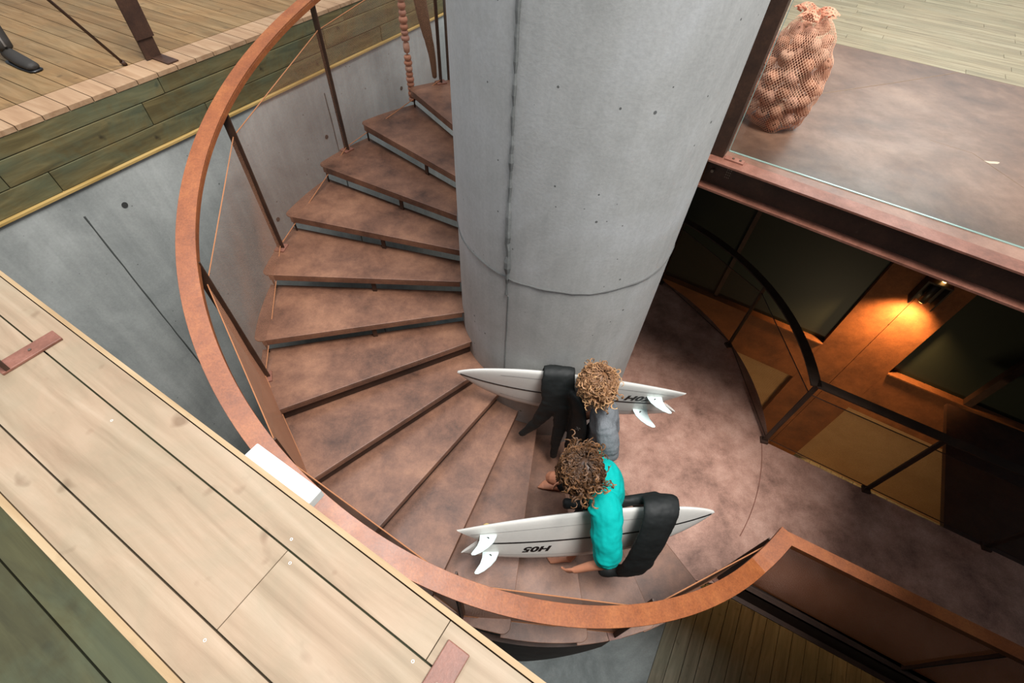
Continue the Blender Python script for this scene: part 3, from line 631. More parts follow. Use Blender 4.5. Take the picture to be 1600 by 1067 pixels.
# ================================================================== net bag with floats
BX, BY = 1.40, .575; random.seed(21)
def brad(z):
    h = z - TOP; pr_ = [(0, .165), (.05, .205), (.15, .235), (.28, .238), (.42, .215), (.52, .175), (.60, .11), (.66, .05)]
    for (a, ra), (b, rb) in zip(pr_, pr_[1:]):
        if a <= h <= b: return ra + (rb - ra) * (h - a) / (b - a)
    return .03
cen = []; tries = 0
while tries < 30000 and len(cen) < 90:
    tries += 1; z = TOP + random.uniform(.05, .60); a = random.uniform(0, 2 * math.pi); r = (brad(z) - .048) * random.choice((1, 1, 1, .45))
    r = max(r, 0); p = Vector((BX + r * math.cos(a), BY + r * math.sin(a), z))
    if all((p - q).length > .083 for q in cen): cen.append(p)
proto = None
def float_mesh():
    bm = bmesh.new(); k_ = 18; prof = [(.012, -.030), (.034, -.030), (.040, -.025), (.042, 0), (.040, .025), (.034, .030), (.012, .030), (.011, 0)]; rings = []
    for r, h in prof: rings.append([bm.verts.new((r * math.cos(6.28319 * q / k_), r * math.sin(6.28319 * q / k_), h)) for q in range(k_)])
    for a, b in zip(rings, rings[1:] + rings[:1]):
        for q in range(k_): bm.faces.new((a[q], a[(q + 1) % k_], b[(q + 1) % k_], b[q]))
    return bm
for j, p in enumerate(cen):
    if proto is None:
        proto = link('fishing_float', float_mesh(), M['float'], None, True); e = proto.modifiers.new('e', 'EDGE_SPLIT'); e.split_angle = R(50); o = proto
    else: o = proto.copy(); C.objects.link(o)
    o.location = p; o.rotation_euler = (random.uniform(-1.5, 1.5), random.uniform(-1.5, 1.5), random.uniform(0, 6)); sc = random.uniform(.85, 1.0); o.scale = (sc, sc, sc * random.uniform(.8, 1.1))
    tag(o, 'pinkish round fishing float packed inside the net bag on the upper floor', 'float', 'fishing floats in the net bag')
bm = bmesh.new(); uvl = bm.loops.layers.uv.new('UVMap'); nu, nv = 56, 34; g = []
for j in range(nv + 1):
    z = TOP + .006 + (.655) * j / nv; row = []
    for i in range(nu + 1):
        a = 2 * math.pi * i / nu; r = brad(z); dir_ = Vector((math.cos(a), math.sin(a), 0))
        best = r * .80
        for q in cen:
            d = q - Vector((BX, BY, z)); al = d.dot(dir_); pe = (d - dir_ * al).length
            if pe < .062: best = max(best, al + math.sqrt(.062 ** 2 - pe ** 2))
        row.append((bm.verts.new((BX + best * math.cos(a), BY + best * math.sin(a), z)) if i < nu else None, (i / nu, j / nv * .5)))
    row[nu] = (row[0][0], (1, j / nv * .5)); g.append(row)
for j in range(nv):
    for i in range(nu):
        c4 = [g[j][i], g[j][i + 1], g[j + 1][i + 1], g[j + 1][i]]; f = bm.faces.new([x[0] for x in c4])
        for l_, x in zip(f.loops, c4): l_[uvl].uv = (x[1][0] * 6, x[1][1] * 5.2)
for _ in range(5): bmesh.ops.smooth_vert(bm, verts=bm.verts[:], factor=.5, use_axis_x=True, use_axis_y=True)
bag = empty('net_bag', 'peach net bag full of round fishing floats on the upper steel floor', 'bag', (BX, BY, TOP))
kid('net', bm, M['netbag'], bag, True)
bm = bmesh.new(); random.seed(2); uvl = bm.loops.layers.uv.new('UVMap'); gr = []
for j in range(9):
    t_ = j / 8; row = []
    for i in range(41):
        a = 2 * math.pi * (i % 40) / 40; r = (.055 + .05 * t_ ** 1.5) * (1 + .35 * math.sin(7 * a + 1.5 * t_) * t_ + .2 * math.sin(3 * a + 2) * t_); z = TOP + .63 + .055 * math.sin(t_ * 2.5) + .018 * math.sin(5 * a) * t_
        row.append(bm.verts.new((BX - .03 + r * math.cos(a), BY - .01 + r * math.sin(a), z)) if i < 40 else row[0])
    gr.append(row)
for j in range(8):
    for i in range(40):
        f = bm.faces.new((gr[j][i], gr[j][i + 1], gr[j + 1][i + 1], gr[j + 1][i]))
        for l_, (a_, b_) in zip(f.loops, ((i, j), (i + 1, j), (i + 1, j + 1), (i, j + 1))): l_[uvl].uv = (a_ / 40 * 2, b_ / 8 * .5)
tie = kid('gathered_top', bm, netting('peach_net_folds', (240, 160, 132), 16, .7, .95), bag, True)

# ================================================================== SURFBOARDS
def board_funcs(L, W, T, rock_n, rock_t, tail):
    def hw(u):       # u 0 tail .. 1 nose
        if u < .06: base = tail + (hwm(.06) - tail) * (u / .06)
        else: base = hwm(u)
        return max(base, .0015)
    def hwm(u):
        x = (u - .53) / (.47 if u > .53 else .53)
        if u > .53: return W / 2 * max(0, 1 - abs(x) ** 2.15) ** .82
        return W / 2 - (W / 2 - tail) * abs(x) ** 2.3
    def tk(u): return T * (.22 + .78 * math.sin(math.pi * min(1, max(0, u * .92 + .05))) ** .7)
    def rk(u): x = (u - .5) * 2; return -(rock_n * max(0, x) ** 2.6 + rock_t * max(0, -x) ** 2.4)   # tips drop away from the bottom side (+Z)
    return hw, tk, rk
def make_board(name, label, pos_tail, pos_nose, upv, L, text, flipped, text_u, fin_us, notch=.10):
    """local X runs tail to nose, Y to the upper rail, Z out of the bottom face"""
    ctr = (Vector(pos_tail) + Vector(pos_nose)) / 2; X = (Vector(pos_nose) - Vector(pos_tail)).normalized()
    Y = Vector(upv); Y = (Y - X * X.dot(Y)).normalized(); Z = X.cross(Y)
    W, T, tail = .50, .058, .135; hw, tk, rk = board_funcs(L, W, T, .075, .035, tail)
    root = empty(name, label, 'surfboard', ctr, 'surfboards carried up the stair'); rm = Matrix((X, Y, Z)).transposed(); root.rotation_mode = 'QUATERNION'; root.rotation_quaternion = rm.to_quaternion()
    def lk(nm, bm, mat, sm=False, par=None):
        o = link(nm, bm, mat, par or root, sm); return o
    bm = bmesh.new(); nu, nk = 60, 24; rings = []
    for i in range(nu + 1):
        u = i / nu; u = u if u < .9 else .9 + .1 * (1 - (1 - (u - .9) / .1) ** 1.6); h = hw(u) if i < nu else .002; t = tk(u); row = []
        for k in range(nk):
            a = 2 * math.pi * k / nk; y = h * math.copysign(abs(math.cos(a)) ** .8, math.cos(a)); z = t / 2 * math.copysign(abs(math.sin(a)) ** .75, math.sin(a))
            x = (u - .5) * L
            if u < notch: x = x + notch * L * (1 - abs(y) / max(h, 1e-4)) ** 1.0 * (1 - u / notch) * .85
            row.append(bm.verts.new((x, y, z + rk(u))))
        rings.append(row)
    for a, b in zip(rings, rings[1:]):
        for k in range(nk): bm.faces.new((a[k], a[(k + 1) % nk], b[(k + 1) % nk], b[k]))
    # swallow tail cap as quad strip between bottom and deck
    a = rings[0]
    for k in range(nk // 2): 
        v = [a[k], a[(nk - k) % nk], a[(nk - k - 1) % nk], a[k + 1]]; v2 = []
        [v2.append(x) for x in v if x not in v2]
        if len(v2) > 2: bm.faces.new(v2)
    bm.faces.new(rings[-1])
    b = lk('deck_and_bottom', bm, M['boardw'], True); sd = b.modifiers.new('s', 'EDGE_SPLIT'); sd.split_angle = R(55)
    def zb(u, y):
        h = hw(u); c = min(1, abs(y) / max(h, 1e-4)) ** (1 / .8); return tk(u) / 2 * max(0, 1 - c * c) ** .375 + rk(u)
    def strip(y_of, wd, mat, nm, u0, u1):
        bm = bmesh.new(); pv = None
        for i in range(61):
            u = u0 + (u1 - u0) * i / 60; y = y_of(u); c = [bm.verts.new(((u - .5) * L, y + s_ * wd / 2, zb(u, y + s_ * wd / 2) + .0015)) for s_ in (-1, 1)]
            if pv: bm.faces.new((pv[0], c[0], c[1], pv[1]))
            pv = c
        return lk(nm, bm, mat)
    strip(lambda u: 0, .016, M['ink'], 'stringer_stripe', .10, .985)['label'] = 'black stripe along the middle'
    strip(lambda u: hw(u) * .62, .004, M['pin'], 'pinline', .05, .80); strip(lambda u: -hw(u) * .70, .004, M['pin'], 'pinline', .05, .80)
    # fins: swept towards the tail
    prof = [(0, 0), (.115, 0), (.108, .03), (.088, .07), (.052, .105), (.005, .135), (-.035, .150), (-.055, .148), (-.06, .138), (-.048, .120), (-.020, .085), (-.004, .045)]
    for (u, y) in fin_us:
        bm = bmesh.new(); z0 = zb(u, y) - .006; x0 = (u - .5) * L; cant = .10 * (1 if y > 0 else -1)
        sidev = []
        for s_ in (-.0045, .0045): sidev.append([bm.verts.new((x0 + px * 1.0, y + s_ * (1 - pz * 4.5) + pz * cant, z0 + pz)) for px, pz in prof])
        n_ = len(prof); bm.faces.new(sidev[0]); bm.faces.new(sidev[1][::-1])
        for k in range(n_): bm.faces.new((sidev[0][k], sidev[1][k], sidev[1][(k + 1) % n_], sidev[0][(k + 1) % n_]))
        f = lk('fin', bm, M['fin'])
        sg = 1
        bm = bmesh.new(); lx, lz = x0 + .052, z0 + .034
        for s_ in (-.0056, .0056):
            vs = [bm.verts.new((lx + a_, y + s_ + (lz - z0 + b_) * cant, lz + b_)) for a_, b_ in ((-.010, -.006), (.004, -.008), (.010, .002), (.006, .010), (.001, .002))]; bm.faces.new(vs if s_ > 0 else vs[::-1])
        lk('fin_mark', bm, M['ink'], par=f)
    # text
    cu = bpy.data.curves.new('number', 'FONT'); cu.body = text; cu.size = .085; cu.shear = .35; cu.offset = .0038; cu.align_x = 'CENTER'; cu.align_y = 'CENTER'; cu.space_character = 1.05
    to = bpy.data.objects.new('number', cu); C.objects.link(to); bpy.context.view_layer.update()
    me = bpy.data.meshes.new_from_object(to.evaluated_get(bpy.context.evaluated_depsgraph_get())); bpy.data.objects.remove(to)
    bb = bmesh.new(); bb.from_mesh(me); bmesh.ops.triangulate(bb, faces=bb.faces); tu, ty = text_u
    for v in bb.verts:
        x, y = v.co.x * 1.25, v.co.y
        if flipped: x, y = -x, -y
        X_ = (tu - .5) * L + x; Y_ = ty + y; v.co = (X_, Y_, zb(X_ / L + .5, Y_) + .002)
    o = lk('number', bb, M['ink']); o['label'] = 'black slanted number'
    return root
b1 = make_board('surfboard', 'white surfboard nearest the column with a black wetsuit hung over its middle', (.99, -.915, 1.19), (-.735, -.815, 1.20), (0, 0, -1), 1.76, 'H02', True, (.205, -.055), [(.10, -.085), (.135, .10)])
b2 = make_board('surfboard', 'white surfboard under the arm of the person in the teal shirt', (-.575, -1.965, .90), (1.16, -1.72, 1.02), (0, .28, .96), 1.80, 'H05', True, (.30, -.085), [(.085, .09), (.085, -.11)])
b2_pad = bmesh.new(); ball(b2_pad, (-.70, .10, -.055), (.035, .02, .03), 10)
o = link('leash_plug', b2_pad, M['yellow'], b2, True); o['label'] = 'pale yellow plug on the far side'

# ================================================================== PEOPLE
def remesh(o, vs, smooth_it=4):
    r = o.modifiers.new('r', 'REMESH'); r.mode = 'VOXEL'; r.voxel_size = vs; r.use_smooth_shade = True
    if smooth_it: k = o.modifiers.new('s', 'SMOOTH'); k.factor = .5; k.iterations = smooth_it
    return o
def wrinkle(o, name, scale, st):
    tx = bpy.data.textures.new(name, 'CLOUDS'); tx.noise_scale = scale; tx.noise_depth = 2
    d = o.modifiers.new('w', 'DISPLACE'); d.texture = tx; d.strength = st; d.mid_level = .5; d.texture_coords = 'GLOBAL'; return o
def hand(bm, wrist, dirv, palmn, curl=.5, side=1, s=.88):
    """palm with four unequal fingers and a thumb; dirv points to the fingers, palmn out of the palm"""
    d = Vector(dirv).normalized(); pn = Vector(palmn); pn = (pn - d * pn.dot(d)).normalized(); lat = d.cross(pn) * side; w_ = Vector(wrist)
    limb(bm, [w_ - d * .02, w_ + d * .03 * s, w_ + d * .075 * s], [(.023 * s, .017 * s), (.034 * s, .016 * s), (.036 * s, .014 * s)], 12, pn, 3)
    for k, ln in enumerate((.066, .074, .069, .054)):
        b0 = w_ + d * .078 * s + lat * (.027 - .018 * k) * s; p = [b0]; dd = d.copy(); q = b0
        for j in range(3):
            ang = curl * (.45 + .4 * j + .06 * k); dj = (d * math.cos(ang) + pn * math.sin(ang)); q = q + dj * ln * s * (.44, .32, .24)[j]; p.append(q)
        limb(bm, p, [.0085 * s, .0082 * s, .0075 * s, .0062 * s], 8, pn, 2)
    b0 = w_ + d * .028 * s + lat * .030 * s; limb(bm, [b0, b0 + (d * .6 + lat * .75 + pn * .25) * .032 * s, b0 + (d * .9 + lat * .55 + pn * .6) * .056 * s], [.011 * s, .010 * s, .008 * s], 8, pn, 2)
def foot(bm, heel, toe, s=1.0, side=1):
    h, t_ = Vector(heel), Vector(toe); d = (t_ - h).normalized(); lat = Vector((-d.y, d.x, 0)) * side; L = (t_ - h).length; z = Vector((0, 0, 1))
    limb(bm, [h + d * .03 + z * .03, h + d * L * .35 + z * .038, h + d * L * .62 + z * .026, h + d * L * .80 + z * .016], [(.030, .030), (.032, .034), (.040, .022), (.042, .014)], 14, z, 4)
    for k in range(5):
        b0 = h + d * L * (.80 - .018 * k) + lat * (.031 - .0165 * k) + z * .013; ln = L * (.21, .19, .17, .15, .12)[k]; r = (.0125, .0088, .0085, .008, .0075)[k]
        limb(bm, [b0, b0 + d * ln * .5 + z * .006, b0 + d * ln - z * .001], [r, r, r * .85], 8, z, 2)
def head(bm, c, face, up, s=1.0):
    f = Vector(face).normalized(); u = Vector(up); u = (u - f * u.dot(f)).normalized(); l = u.cross(f); c = Vector(c)
    rot = Matrix((l, f, u)).transposed().to_quaternion()
    ball(bm, c + u * .02 * s, (.072 * s, .088 * s, .092 * s), 24, rot)                 # skull
    ball(bm, c + f * .028 * s - u * .055 * s, (.052 * s, .056 * s, .06 * s), 20, rot)      # jaw
    ball(bm, c + f * .072 * s - u * .095 * s, (.020 * s, .018 * s, .016 * s), 12, rot)     # chin
    limb(bm, [c + f * .078 * s + u * .012 * s, c + f * .098 * s - u * .022 * s, c + f * .085 * s - u * .034 * s], [.008 * s, .012 * s, .012 * s], 10, l, 3)   # nose
    for q in (-1, 1):
        ball(bm, c + f * .072 * s + l * .040 * s * q - u * .030 * s, (.018 * s, .014 * s, .018 * s), 10, rot)      # cheek
        ball(bm, c + l * .074 * s * q - f * .004 * s - u * .018 * s, (.008 * s, .018 * s, .028 * s), 12, rot)      # ear
        ball(bm, c + f * .074 * s + l * .028 * s * q + u * .022 * s, (.020 * s, .010 * s, .007 * s), 10, rot)      # brow
    ball(bm, c + f * .080 * s - u * .058 * s, (.022 * s, .010 * s, .006 * s), 10, rot); ball(bm, c + f * .078 * s - u * .070 * s, (.018 * s, .010 * s, .007 * s), 10, rot)   # lips
    return f, u, l
def eyes(par, c, f, u, l, s=1.0):
    c = Vector(c); bm = bmesh.new()
    for q in (-1, 1): ball(bm, c + f * .074 * s + l * .028 * s * q + u * .004 * s, .011 * s, 10)
    kid('eyes', bm, M['white'], par, True)
    bm = bmesh.new()
    for q in (-1, 1): ball(bm, c + f * .083 * s + l * .028 * s * q + u * .004 * s, .0045 * s, 8)
    kid('pupils', bm, M['ink'], par, True)
def hair_mat(name, root_, mid, tip, isl=.5):
    t = NT(name); g = t.n('ShaderNodeNewGeometry'); at = t.n('ShaderNodeAttribute', attribute_name='tipness')
    c1 = t.ramp(at.outputs['Fac'], [(.0, s2l(root_)), (.55, s2l(mid)), (1, s2l(tip))])
    r = t.n('ShaderNodeMapRange'); t.l(g.outputs['Random Per Island'], r.inputs[0]); r.inputs[3].default_value = 1 - isl; r.inputs[4].default_value = 1 + isl
    cc = t.n('ShaderNodeCombineColor'); [t.l(r.outputs[0], cc.inputs[i]) for i in range(3)]
    c1 = t.mix(1, c1, cc.outputs[0], 'MULTIPLY'); return t.set(.45, 0, .45, c1)
def hair(par, c, f, u, l, s, mat, label, seed, n=420, length=.13, curl=.013, part=0.0, puff=1.0):
    random.seed(seed); c = Vector(c) + u * .02 * s; bm = bmesh.new(); lay = bm.verts.layers.float.new('tipness')
    rot = Matrix((l, f, u)).transposed().to_quaternion(); mm = Matrix.Translation(c + u * .004 - f * .012 * s) @ rot.to_matrix().to_4x4() @ Matrix.Diagonal((.082 * s * puff, .090 * s * puff, .092 * s, 1))
    r_ = bmesh.ops.create_icosphere(bm, subdivisions=3, radius=1, matrix=mm)
    for v in r_['verts']:
        v[lay] = .05; d = v.co - c
        if d.dot(f) > .05 * s and d.dot(u) < .0: v.co -= f * (.03 * s)
        v.co += d.normalized() * random.uniform(-.004, .006)
    crown = (u * .94 - f * .34).normalized()
    for k in range(n):
        for _ in range(80):
            v = Vector((random.gauss(0, 1), random.gauss(0, 1), random.gauss(.35, 1))).normalized(); fl, fu = v.y, v.z
            if fu > -.35 and not (fl > .38 and fu < .35): break
        out = (l * v.x + f * v.y + u * v.z).normalized(); p = c + Vector(l * v.x * .080 + f * v.y * .088 + u * v.z * .094) * s
        tang = (out - crown * out.dot(crown)); tang = tang.normalized() if tang.length > .05 else l
        tang = (tang - out * tang.dot(out)).normalized(); sw = out.cross(tang) * random.uniform(-.5, .5)
        vel = (tang + sw + out * random.uniform(.05, .4)).normalized(); ln = length * random.uniform(.6, 1.25) * s; ns = 16; q = p.copy()
        ph = random.uniform(0, 6.28); cu = curl * random.uniform(.5, 1.4); turns = random.choice((-1, 1)) * random.uniform(1.3, 2.9); mn = .098 * s * puff * random.uniform(1.0, 1.13); path = []
        for j in range(ns):
            vel = (vel + Vector((0, 0, -1)) * .19 - out * .03).normalized(); q = q + vel * ln / ns; dd = q - c
            if dd.length < mn: q = c + dd.normalized() * mn
            path.append((q.copy(), vel.copy()))
        tipf = random.uniform(.35, 1.0); base_t = random.uniform(0, .25)
        for st_ in range(5):
            o1, o2 = random.uniform(-1, 1) * .0042 * s, random.uniform(-1, 1) * .0042 * s; rr = random.uniform(.0016, .0028) * s; pts = []
            for j, (q, vv) in enumerate(path):
                t_ = j / (ns - 1); x, y = frame(vv, u); am = cu * s * min(1, max(0, (t_ - .15) / .5)); a_ = ph + turns * 6.28 * t_ + st_ * .10
                pts.append(q + x * (math.cos(a_) * am + o1 * (1 - .5 * t_)) + y * (math.sin(a_) * am + o2 * (1 - .5 * t_)))
            rings = tube(bm, pts, [rr * (1 - .6 * (j / ns) ** 3) for j in range(ns)], 4)
            for j, rg in enumerate(rings):
                for v_ in rg: v_[lay] = base_t + (tipf - base_t) * (j / (ns - 1)) ** 1.3
    o = kid('hair', bm, mat, par, True); o['label'] = label; return o

# ---- person in the teal shirt
Z0 = zt(11)
pt = empty('person', 'person in a teal shirt and dark shorts climbing barefoot, board under the near arm', 'person', (.17, -1.60, Z0), 'people carrying surfboards')
hc = Vector((.150, -1.665, 1.56)); SC = 1.08
bm = bmesh.new()
fc = Vector((-1, -.02, -.30)); f_, u_, l_ = head(bm, hc, fc, (-.25, 0, 1), SC)
pel = Vector((.34, -1.60, 1.00)); chest = Vector((.345, -1.625, 1.25)); nk = Vector((.255, -1.645, 1.40))
limb(bm, [nk - Vector((0, 0, .04)), nk + Vector((-.02, 0, .03)), hc - u_ * .06 - f_ * .02], [.052, .044, .046], 14, (0, 1, 0), 3)
limb(bm, [pel + Vector((0, 0, -.06)), pel + Vector((0, 0, .08)), chest, chest + Vector((-.03, 0, .12))], [(.13, .092), (.112, .08), (.135, .088), (.09, .06)], 20, (1, 0, 0), 4)
shL = Vector((.305, -1.785, 1.335)); shR = Vector((.29, -1.475, 1.345))
limb(bm, [shR, nk - Vector((0, 0, .04)), shL], [.045, .05, .045], 12, (0, 0, 1), 4)
elL = Vector((.385, -2.045, 1.08)); wrL = Vector((.19, -2.06, .86)); elR = Vector((.26, -1.42, 1.10)); wrR = Vector((.15, -1.46, .90))
limb(bm, [shL, (shL + elL) / 2 + Vector((.0, -.02, .02)), elL, elL * .45 + wrL * .55, wrL], [.045, .039, .034, .031, .022], 12, (0, 0, 1), 4)
hand(bm, wrL, (-.5, .1, -.8), (.2, 1, .1), .55, 1, .9)
limb(bm, [shR, (shR + elR) / 2, elR, (elR + wrR) / 2, wrR], [.045, .038, .033, .029, .021], 12, (0, 0, 1), 4)
hand(bm, wrR, (-.9, -.1, -.4), (0, -1, -.2), .7, -1, .9)
hipL = Vector((.30, -1.675, .96)); hipR = Vector((.29, -1.515, .96))
knL = Vector((.215, -1.80, .69)); anL = Vector((.235, -1.86, Z0 + .075)); knR = Vector((.05, -1.375, .76)); anR = Vector((.175, -1.305, Z0 + .075))
limb(bm, [hipL, (hipL + knL) / 2, knL, knL * .6 + anL * .4 + Vector((.02, 0, 0)), anL], [.078, .066, .050, .048, .030], 14, (0, 1, 0), 4)
limb(bm, [hipR, (hipR + knR) / 2, knR, knR * .6 + anR * .4 + Vector((.03, 0, 0)), anR], [.078, .066, .050, .048, .030], 14, (0, 1, 0), 4)
foot(bm, (.275, -1.855, Z0 + .001), (.045, -1.862, Z0 + .001), side=-1); foot(bm, (.215, -1.30, Z0 + .001), (-.015, -1.262, Z0 + .001), side=1)
body = kid('body', bm, M['skin'], pt, True); remesh(body, .0055, 3)
eyes(pt, hc, f_, u_, l_, SC)
# shirt with loose sleeves
bm = bmesh.new()
limb(bm, [pel + Vector((.01, 0, -.04)), pel + Vector((.01, 0, .10)), chest + Vector((.012, 0, 0)), chest + Vector((-.01, 0, .11)), nk + Vector((0, 0, -.012))], [(.165, .135), (.165, .130), (.172, .130), (.145, .10), (.066, .060)], 24, (1, 0, 0), 5)
limb(bm, [shR + Vector((0, .0, -.005)), nk + Vector((.01, 0, -.055)), shL], [.062, .07, .062], 14, (0, 0, 1), 4)
eL = shL * .12 + elL * .88
limb(bm, [shL + Vector((.01, .04, 0)), shL + Vector((.025, -.03, .0)), (shL + eL) / 2 + Vector((.005, -.02, .01)), eL + Vector((-.01, 0, .0)), eL + Vector((-.035, .0, -.07))], [.090, .102, .104, .092, .060], 18, (0, 0, 1), 5)
eR = shR * .35 + elR * .65; limb(bm, [shR, (shR + eR) / 2, eR], [.064, .06, .062], 14, (0, 0, 1), 4)
random.seed(12)
axs = (eL - shL).normalized(); fx, fy = frame(axs)
for k in range(9):
    t_ = .02 + .115 * k; cc_ = shL * (1 - t_) + eL * t_ + Vector((.012, -.008, 0)); a0_ = random.uniform(-2.6, 2.6); sp_ = random.uniform(1.0, 2.0); rr_ = .098 - .02 * t_
    limb(bm, [cc_ + (fx * math.cos(a0_ + sp_ * q / 6) + fy * math.sin(a0_ + sp_ * q / 6)) * rr_ + axs * (.035 * (q / 6 - .5)) for q in range(7)], [.004, .010, .013, .014, .012, .009, .004], 8, axs, 2)
for k in range(2):
    z_ = 1.06 + .05 * k; a0_ = -1.9 + .35 * k; limb(bm, [Vector((.345 + .135 * math.cos(a0_ + .22 * q), -1.61 + .165 * math.sin(a0_ + .22 * q), z_ + .025 * q)) for q in range(6)], [.004, .010, .013, .012, .009, .004], 8, (0, 0, 1), 2)
shirt = kid('shirt', bm, M['teal'], pt, True, 'teal short-sleeved shirt'); remesh(shirt, .007, 3); wrinkle(shirt, 'cloth_folds', .11, .024)
bm = bmesh.new(); limb(bm, [pel + Vector((0, 0, .02)), pel + Vector((0, 0, -.08))], [(.142, .112), (.145, .115)], 20, (1, 0, 0), 3)
limb(bm, [hipL, hipL * .35 + knL * .65], [.088, .085], 16, (0, 1, 0), 4); limb(bm, [hipR, hipR * .35 + knR * .65], [.088, .085], 16, (0, 1, 0), 4)
remesh(kid('shorts', bm, M['blackcloth'], pt, True), .008, 3)
HB = hair_mat('brown_sunbleached_hair', (58, 40, 28), (112, 78, 50), (206, 150, 98))
hair(pt, hc, f_, u_, l_, SC, HB, 'dark brown curls with bleached ends', 5, 640, .125, .011, .1, 1.14)

# ---- person in the grey shirt
pg = empty('person', 'person in a grey shirt with blond curls, standing nearest the column', 'person', (.33, -1.12, zt(12)), 'people carrying surfboards')
hc2 = Vector((.272, -1.055, 1.61)); Zb = zt(12); bm = bmesh.new()
g_, v_, m_ = head(bm, hc2, (-1, .12, -.08), (-.1, 0, 1), 1.06)
pel = Vector((.40, -1.11, .98)); chest = Vector((.375, -1.115, 1.25)); nk = Vector((.335, -1.09, 1.43))
limb(bm, [nk - Vector((0, 0, .04)), nk + Vector((-.01, 0, .03)), hc2 - v_ * .06 - g_ * .02], [.052, .045, .047], 14, (0, 1, 0), 3)
limb(bm, [pel + Vector((0, 0, -.06)), pel + Vector((0, 0, .08)), chest, chest + Vector((-.02, 0, .13))], [(.13, .092), (.112, .08), (.135, .088), (.09, .06)], 20, (1, 0, 0), 4)
shL = Vector((.365, -1.275, 1.365)); shR = Vector((.345, -.975, 1.385))
limb(bm, [shR, nk - Vector((0, 0, .04)), shL], [.045, .05, .045], 12, (0, 0, 1), 4)
elL = Vector((.43, -1.345, 1.09)); wrL = Vector((.22, -1.36, 1.00)); elR = Vector((.33, -.845, 1.50)); wrR = Vector((.10, -.86, 1.46))
elR = Vector((.36, -.99, 1.17)); wrR = Vector((.20, -1.0, .97))
limb(bm, [shL, (shL + elL) / 2, elL, (elL + wrL) / 2, wrL], [.045, .038, .034, .030, .022], 12, (0, 0, 1), 4); hand(bm, wrL, (-.95, 0, -.1), (0, 1, 0), .5, 1, .92)
limb(bm, [shR, (shR + elR) / 2, elR, (elR + wrR) / 2, wrR], [.045, .038, .032, .028, .021], 12, (0, 0, 1), 4); hand(bm, wrR, (-.5, .3, -.9), (0, 1, .3), .5, -1, .92)
hipL = Vector((.41, -1.19, .94)); hipR = Vector((.39, -1.03, .94)); knL = Vector((.36, -1.20, .56)); knR = Vector((.30, -1.04, .57)); anL = Vector((.44, -1.21, Zb + .075)); anR = Vector((.36, -1.04, Zb + .075))
for a_, b_, c_ in ((hipL, knL, anL), (hipR, knR, anR)): limb(bm, [a_, (a_ + b_) / 2, b_, b_ * .6 + c_ * .4 + Vector((.02, 0, 0)), c_], [.078, .066, .050, .048, .030], 14, (0, 1, 0), 4)
foot(bm, (.48, -1.21, Zb + .001), (.25, -1.22, Zb + .001), side=-1); foot(bm, (.40, -1.035, Zb + .001), (.17, -1.03, Zb + .001), side=1)
remesh(kid('body', bm, M['skin'], pg, True), .0055, 3); eyes(pg, hc2, g_, v_, m_, 1.06)
bm = bmesh.new()
limb(bm, [pel + Vector((.01, 0, -.06)), pel + Vector((.01, 0, .10)), chest + Vector((.012, 0, 0)), chest + Vector((0, 0, .12)), nk + Vector((0, 0, -.012))], [(.150, .120), (.145, .11), (.150, .11), (.13, .085), (.062, .058)], 24, (1, 0, 0), 5)
limb(bm, [shR, nk + Vector((.01, 0, -.055)), shL], [.060, .068, .062], 14, (0, 0, 1), 4)
eL = shL * .25 + elL * .75; limb(bm, [shL + Vector((0, .03, 0)), (shL + eL) / 2 + Vector((.01, -.01, 0)), eL], [.074, .078, .082], 16, (0, 0, 1), 4)
eR = shR * .3 + elR * .7; limb(bm, [shR, (shR + eR) / 2, eR], [.06, .058, .058], 14, (0, 0, 1), 4)
sh = kid('shirt', bm, M['grey'], pg, True, 'grey marl short-sleeved shirt'); remesh(sh, .007, 3); wrinkle(sh, 'cloth_folds_two', .08, .018)
bm = bmesh.new(); limb(bm, [pel + Vector((0, 0, .02)), pel + Vector((0, 0, -.08))], [(.138, .11), (.14, .112)], 20, (1, 0, 0), 3)
limb(bm, [hipL, hipL * .35 + knL * .65], [.086, .084], 16, (0, 1, 0), 4); limb(bm, [hipR, hipR * .35 + knR * .65], [.086, .084], 16, (0, 1, 0), 4); remesh(kid('shorts', bm, M['blackcloth'], pg, True), .008, 3)
HL = hair_mat('blond_hair', (120, 84, 58), (168, 126, 88), (224, 182, 130), .35)
hair(pg, hc2, g_, v_, m_, 1.06, HL, 'bushy sun-bleached blond curls', 9, 600, .115, .014, 0, 1.10)
bm = bmesh.new(); 

# ================================================================== WETSUITS
bm.free()
def suit(name, label, loc, limbs, vs=.009, folds=.014):
    o_ = empty(name, label, 'wetsuit', loc, 'black wetsuits draped over the boards'); bm = bmesh.new()
    for pts, rad, ref in limbs: limb(bm, pts, rad, 18, ref, 5)
    b_ = kid('suit', bm, M['black'], o_, True); remesh(b_, vs, 10); wrinkle(b_, name + '_folds', .09, folds); return o_
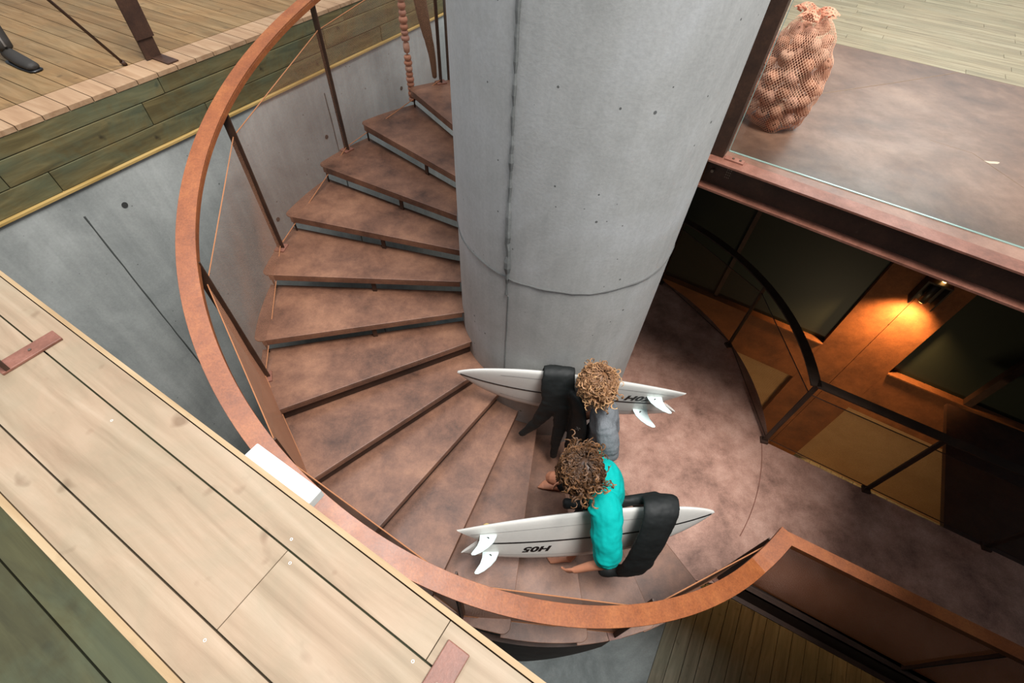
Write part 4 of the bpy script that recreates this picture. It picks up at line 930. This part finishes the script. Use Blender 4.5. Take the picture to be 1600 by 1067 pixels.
# over the board nearest the column: over the top rail, two legs hanging, torso part in front of the grey shirt
w1 = suit('wetsuit', 'black wetsuit over the board nearest the column, legs hanging down', (.03, -.96, .9), [
    ([(.03, -.80, 1.32), (.03, -.83, 1.475), (.03, -.90, 1.485), (.03, -.955, 1.36), (.06, -.985, 1.15)], [(.016, .12), (.018, .122), (.02, .125), (.028, .13), (.035, .12)], (1, 0, 0)),
    ([(.00, -.98, 1.22), (-.06, -.985, 1.0), (-.13, -.985, .83), (-.20, -.985, .70)], [(.085, .03), (.062, .03), (.045, .026), (.030, .022)], (0, 1, 0)),
    ([(.10, -.99, 1.20), (.10, -1.01, 1.0), (.09, -1.04, .76), (.09, -1.07, .50)], [(.085, .03), (.062, .032), (.046, .028), (.030, .022)], (0, 1, 0)),
    ([(.14, -.985, 1.36), (.185, -1.03, 1.30), (.215, -1.09, 1.12), (.215, -1.12, .88), (.21, -1.12, .70)], [(.05, .03), (.085, .035), (.105, .035), (.10, .03), (.08, .03)], (1, .6, 0)),
])
# small white emblem on its chest
bm = bmesh.new()
for dx, dz, an in ((0, 0, .5), (.012, .004, -.5), (-.012, -.006, 1.2), (.006, -.02, .2), (-.008, .018, -.9)):
    c_ = Vector((.20 + dx, -1.163, 1.18 + dz)); d_ = Vector((math.sin(an), 0, math.cos(an))) * .012; s_ = Vector((math.cos(an), 0, -math.sin(an))) * .003; bm.faces.new([bm.verts.new(c_ + x) for x in (d_, s_, -d_, -s_)])
kid('emblem', bm, M['pin'], w1)['label'] = 'small pale emblem'
# over the other board near its nose
w2 = suit('wetsuit', 'black wetsuit folded over the board of the person in the teal shirt', (.75, -1.75, 1.0), [
    ([(.10, -1.71, 1.12), (.32, -1.71, 1.15), (.52, -1.69, 1.20), (.70, -1.67, 1.24)], [(.035, .05), (.035, .05), (.035, .045), (.04, .05)], (0, 0, 1)),
    ([(.68, -1.64, 1.02), (.69, -1.66, 1.20), (.70, -1.71, 1.30), (.69, -1.80, 1.29), (.675, -1.88, 1.17), (.65, -1.945, 1.00), (.63, -1.99, .84), (.61, -2.01, .72)], [(.028, .10), (.03, .115), (.03, .12), (.032, .12), (.036, .115), (.038, .11), (.04, .115), (.034, .11)], (1, .15, 0)),
    ([(.60, -2.0, .72), (.48, -2.0, .66), (.42, -2.0, .63)], [(.05, .04), (.055, .04), (.045, .035)], (0, 1, 0)),
])

# ================================================================== dark shoe at the left picture edge
sh_ = empty('shoe', 'dark shoe with a pale stripe on the left deck at the picture edge', 'shoe', (-3.95, .60, TOP))
bm = bmesh.new(); limb(bm, [(-3.87, .565, TOP + .030), (-3.97, .61, TOP + .042), (-4.07, .66, TOP + .055), (-4.13, .69, TOP + .06)], [(.042, .028), (.048, .038), (.040, .052), (.038, .055)], 16, (0, 0, 1), 4)
remesh(kid('upper', bm, M['shoe'], sh_, True), .006, 3)
bm = bmesh.new(); limb(bm, [(-3.86, .562, TOP + .009), (-3.98, .615, TOP + .009), (-4.14, .695, TOP + .009)], [(.046, .008), (.050, .008), (.042, .008)], 16, (0, 0, 1), 3); kid('sole', bm, M['ink'], sh_, True)
bm = bmesh.new(); limb(bm, [(-4.10, .675, TOP + .10), (-4.14, .71, TOP + .25), (-4.18, .74, TOP + .45)], [.052, .062, .075], 16, (0, 1, 0), 3); kid('trouser_leg', bm, M['shoe'], sh_, True)
bm = bmesh.new(); tube(bm, [(-4.055, .645, TOP + .12), (-4.085, .67, TOP + .26), (-4.115, .695, TOP + .44)], .008, 6); kid('stripe', bm, M['pin'], sh_, True)
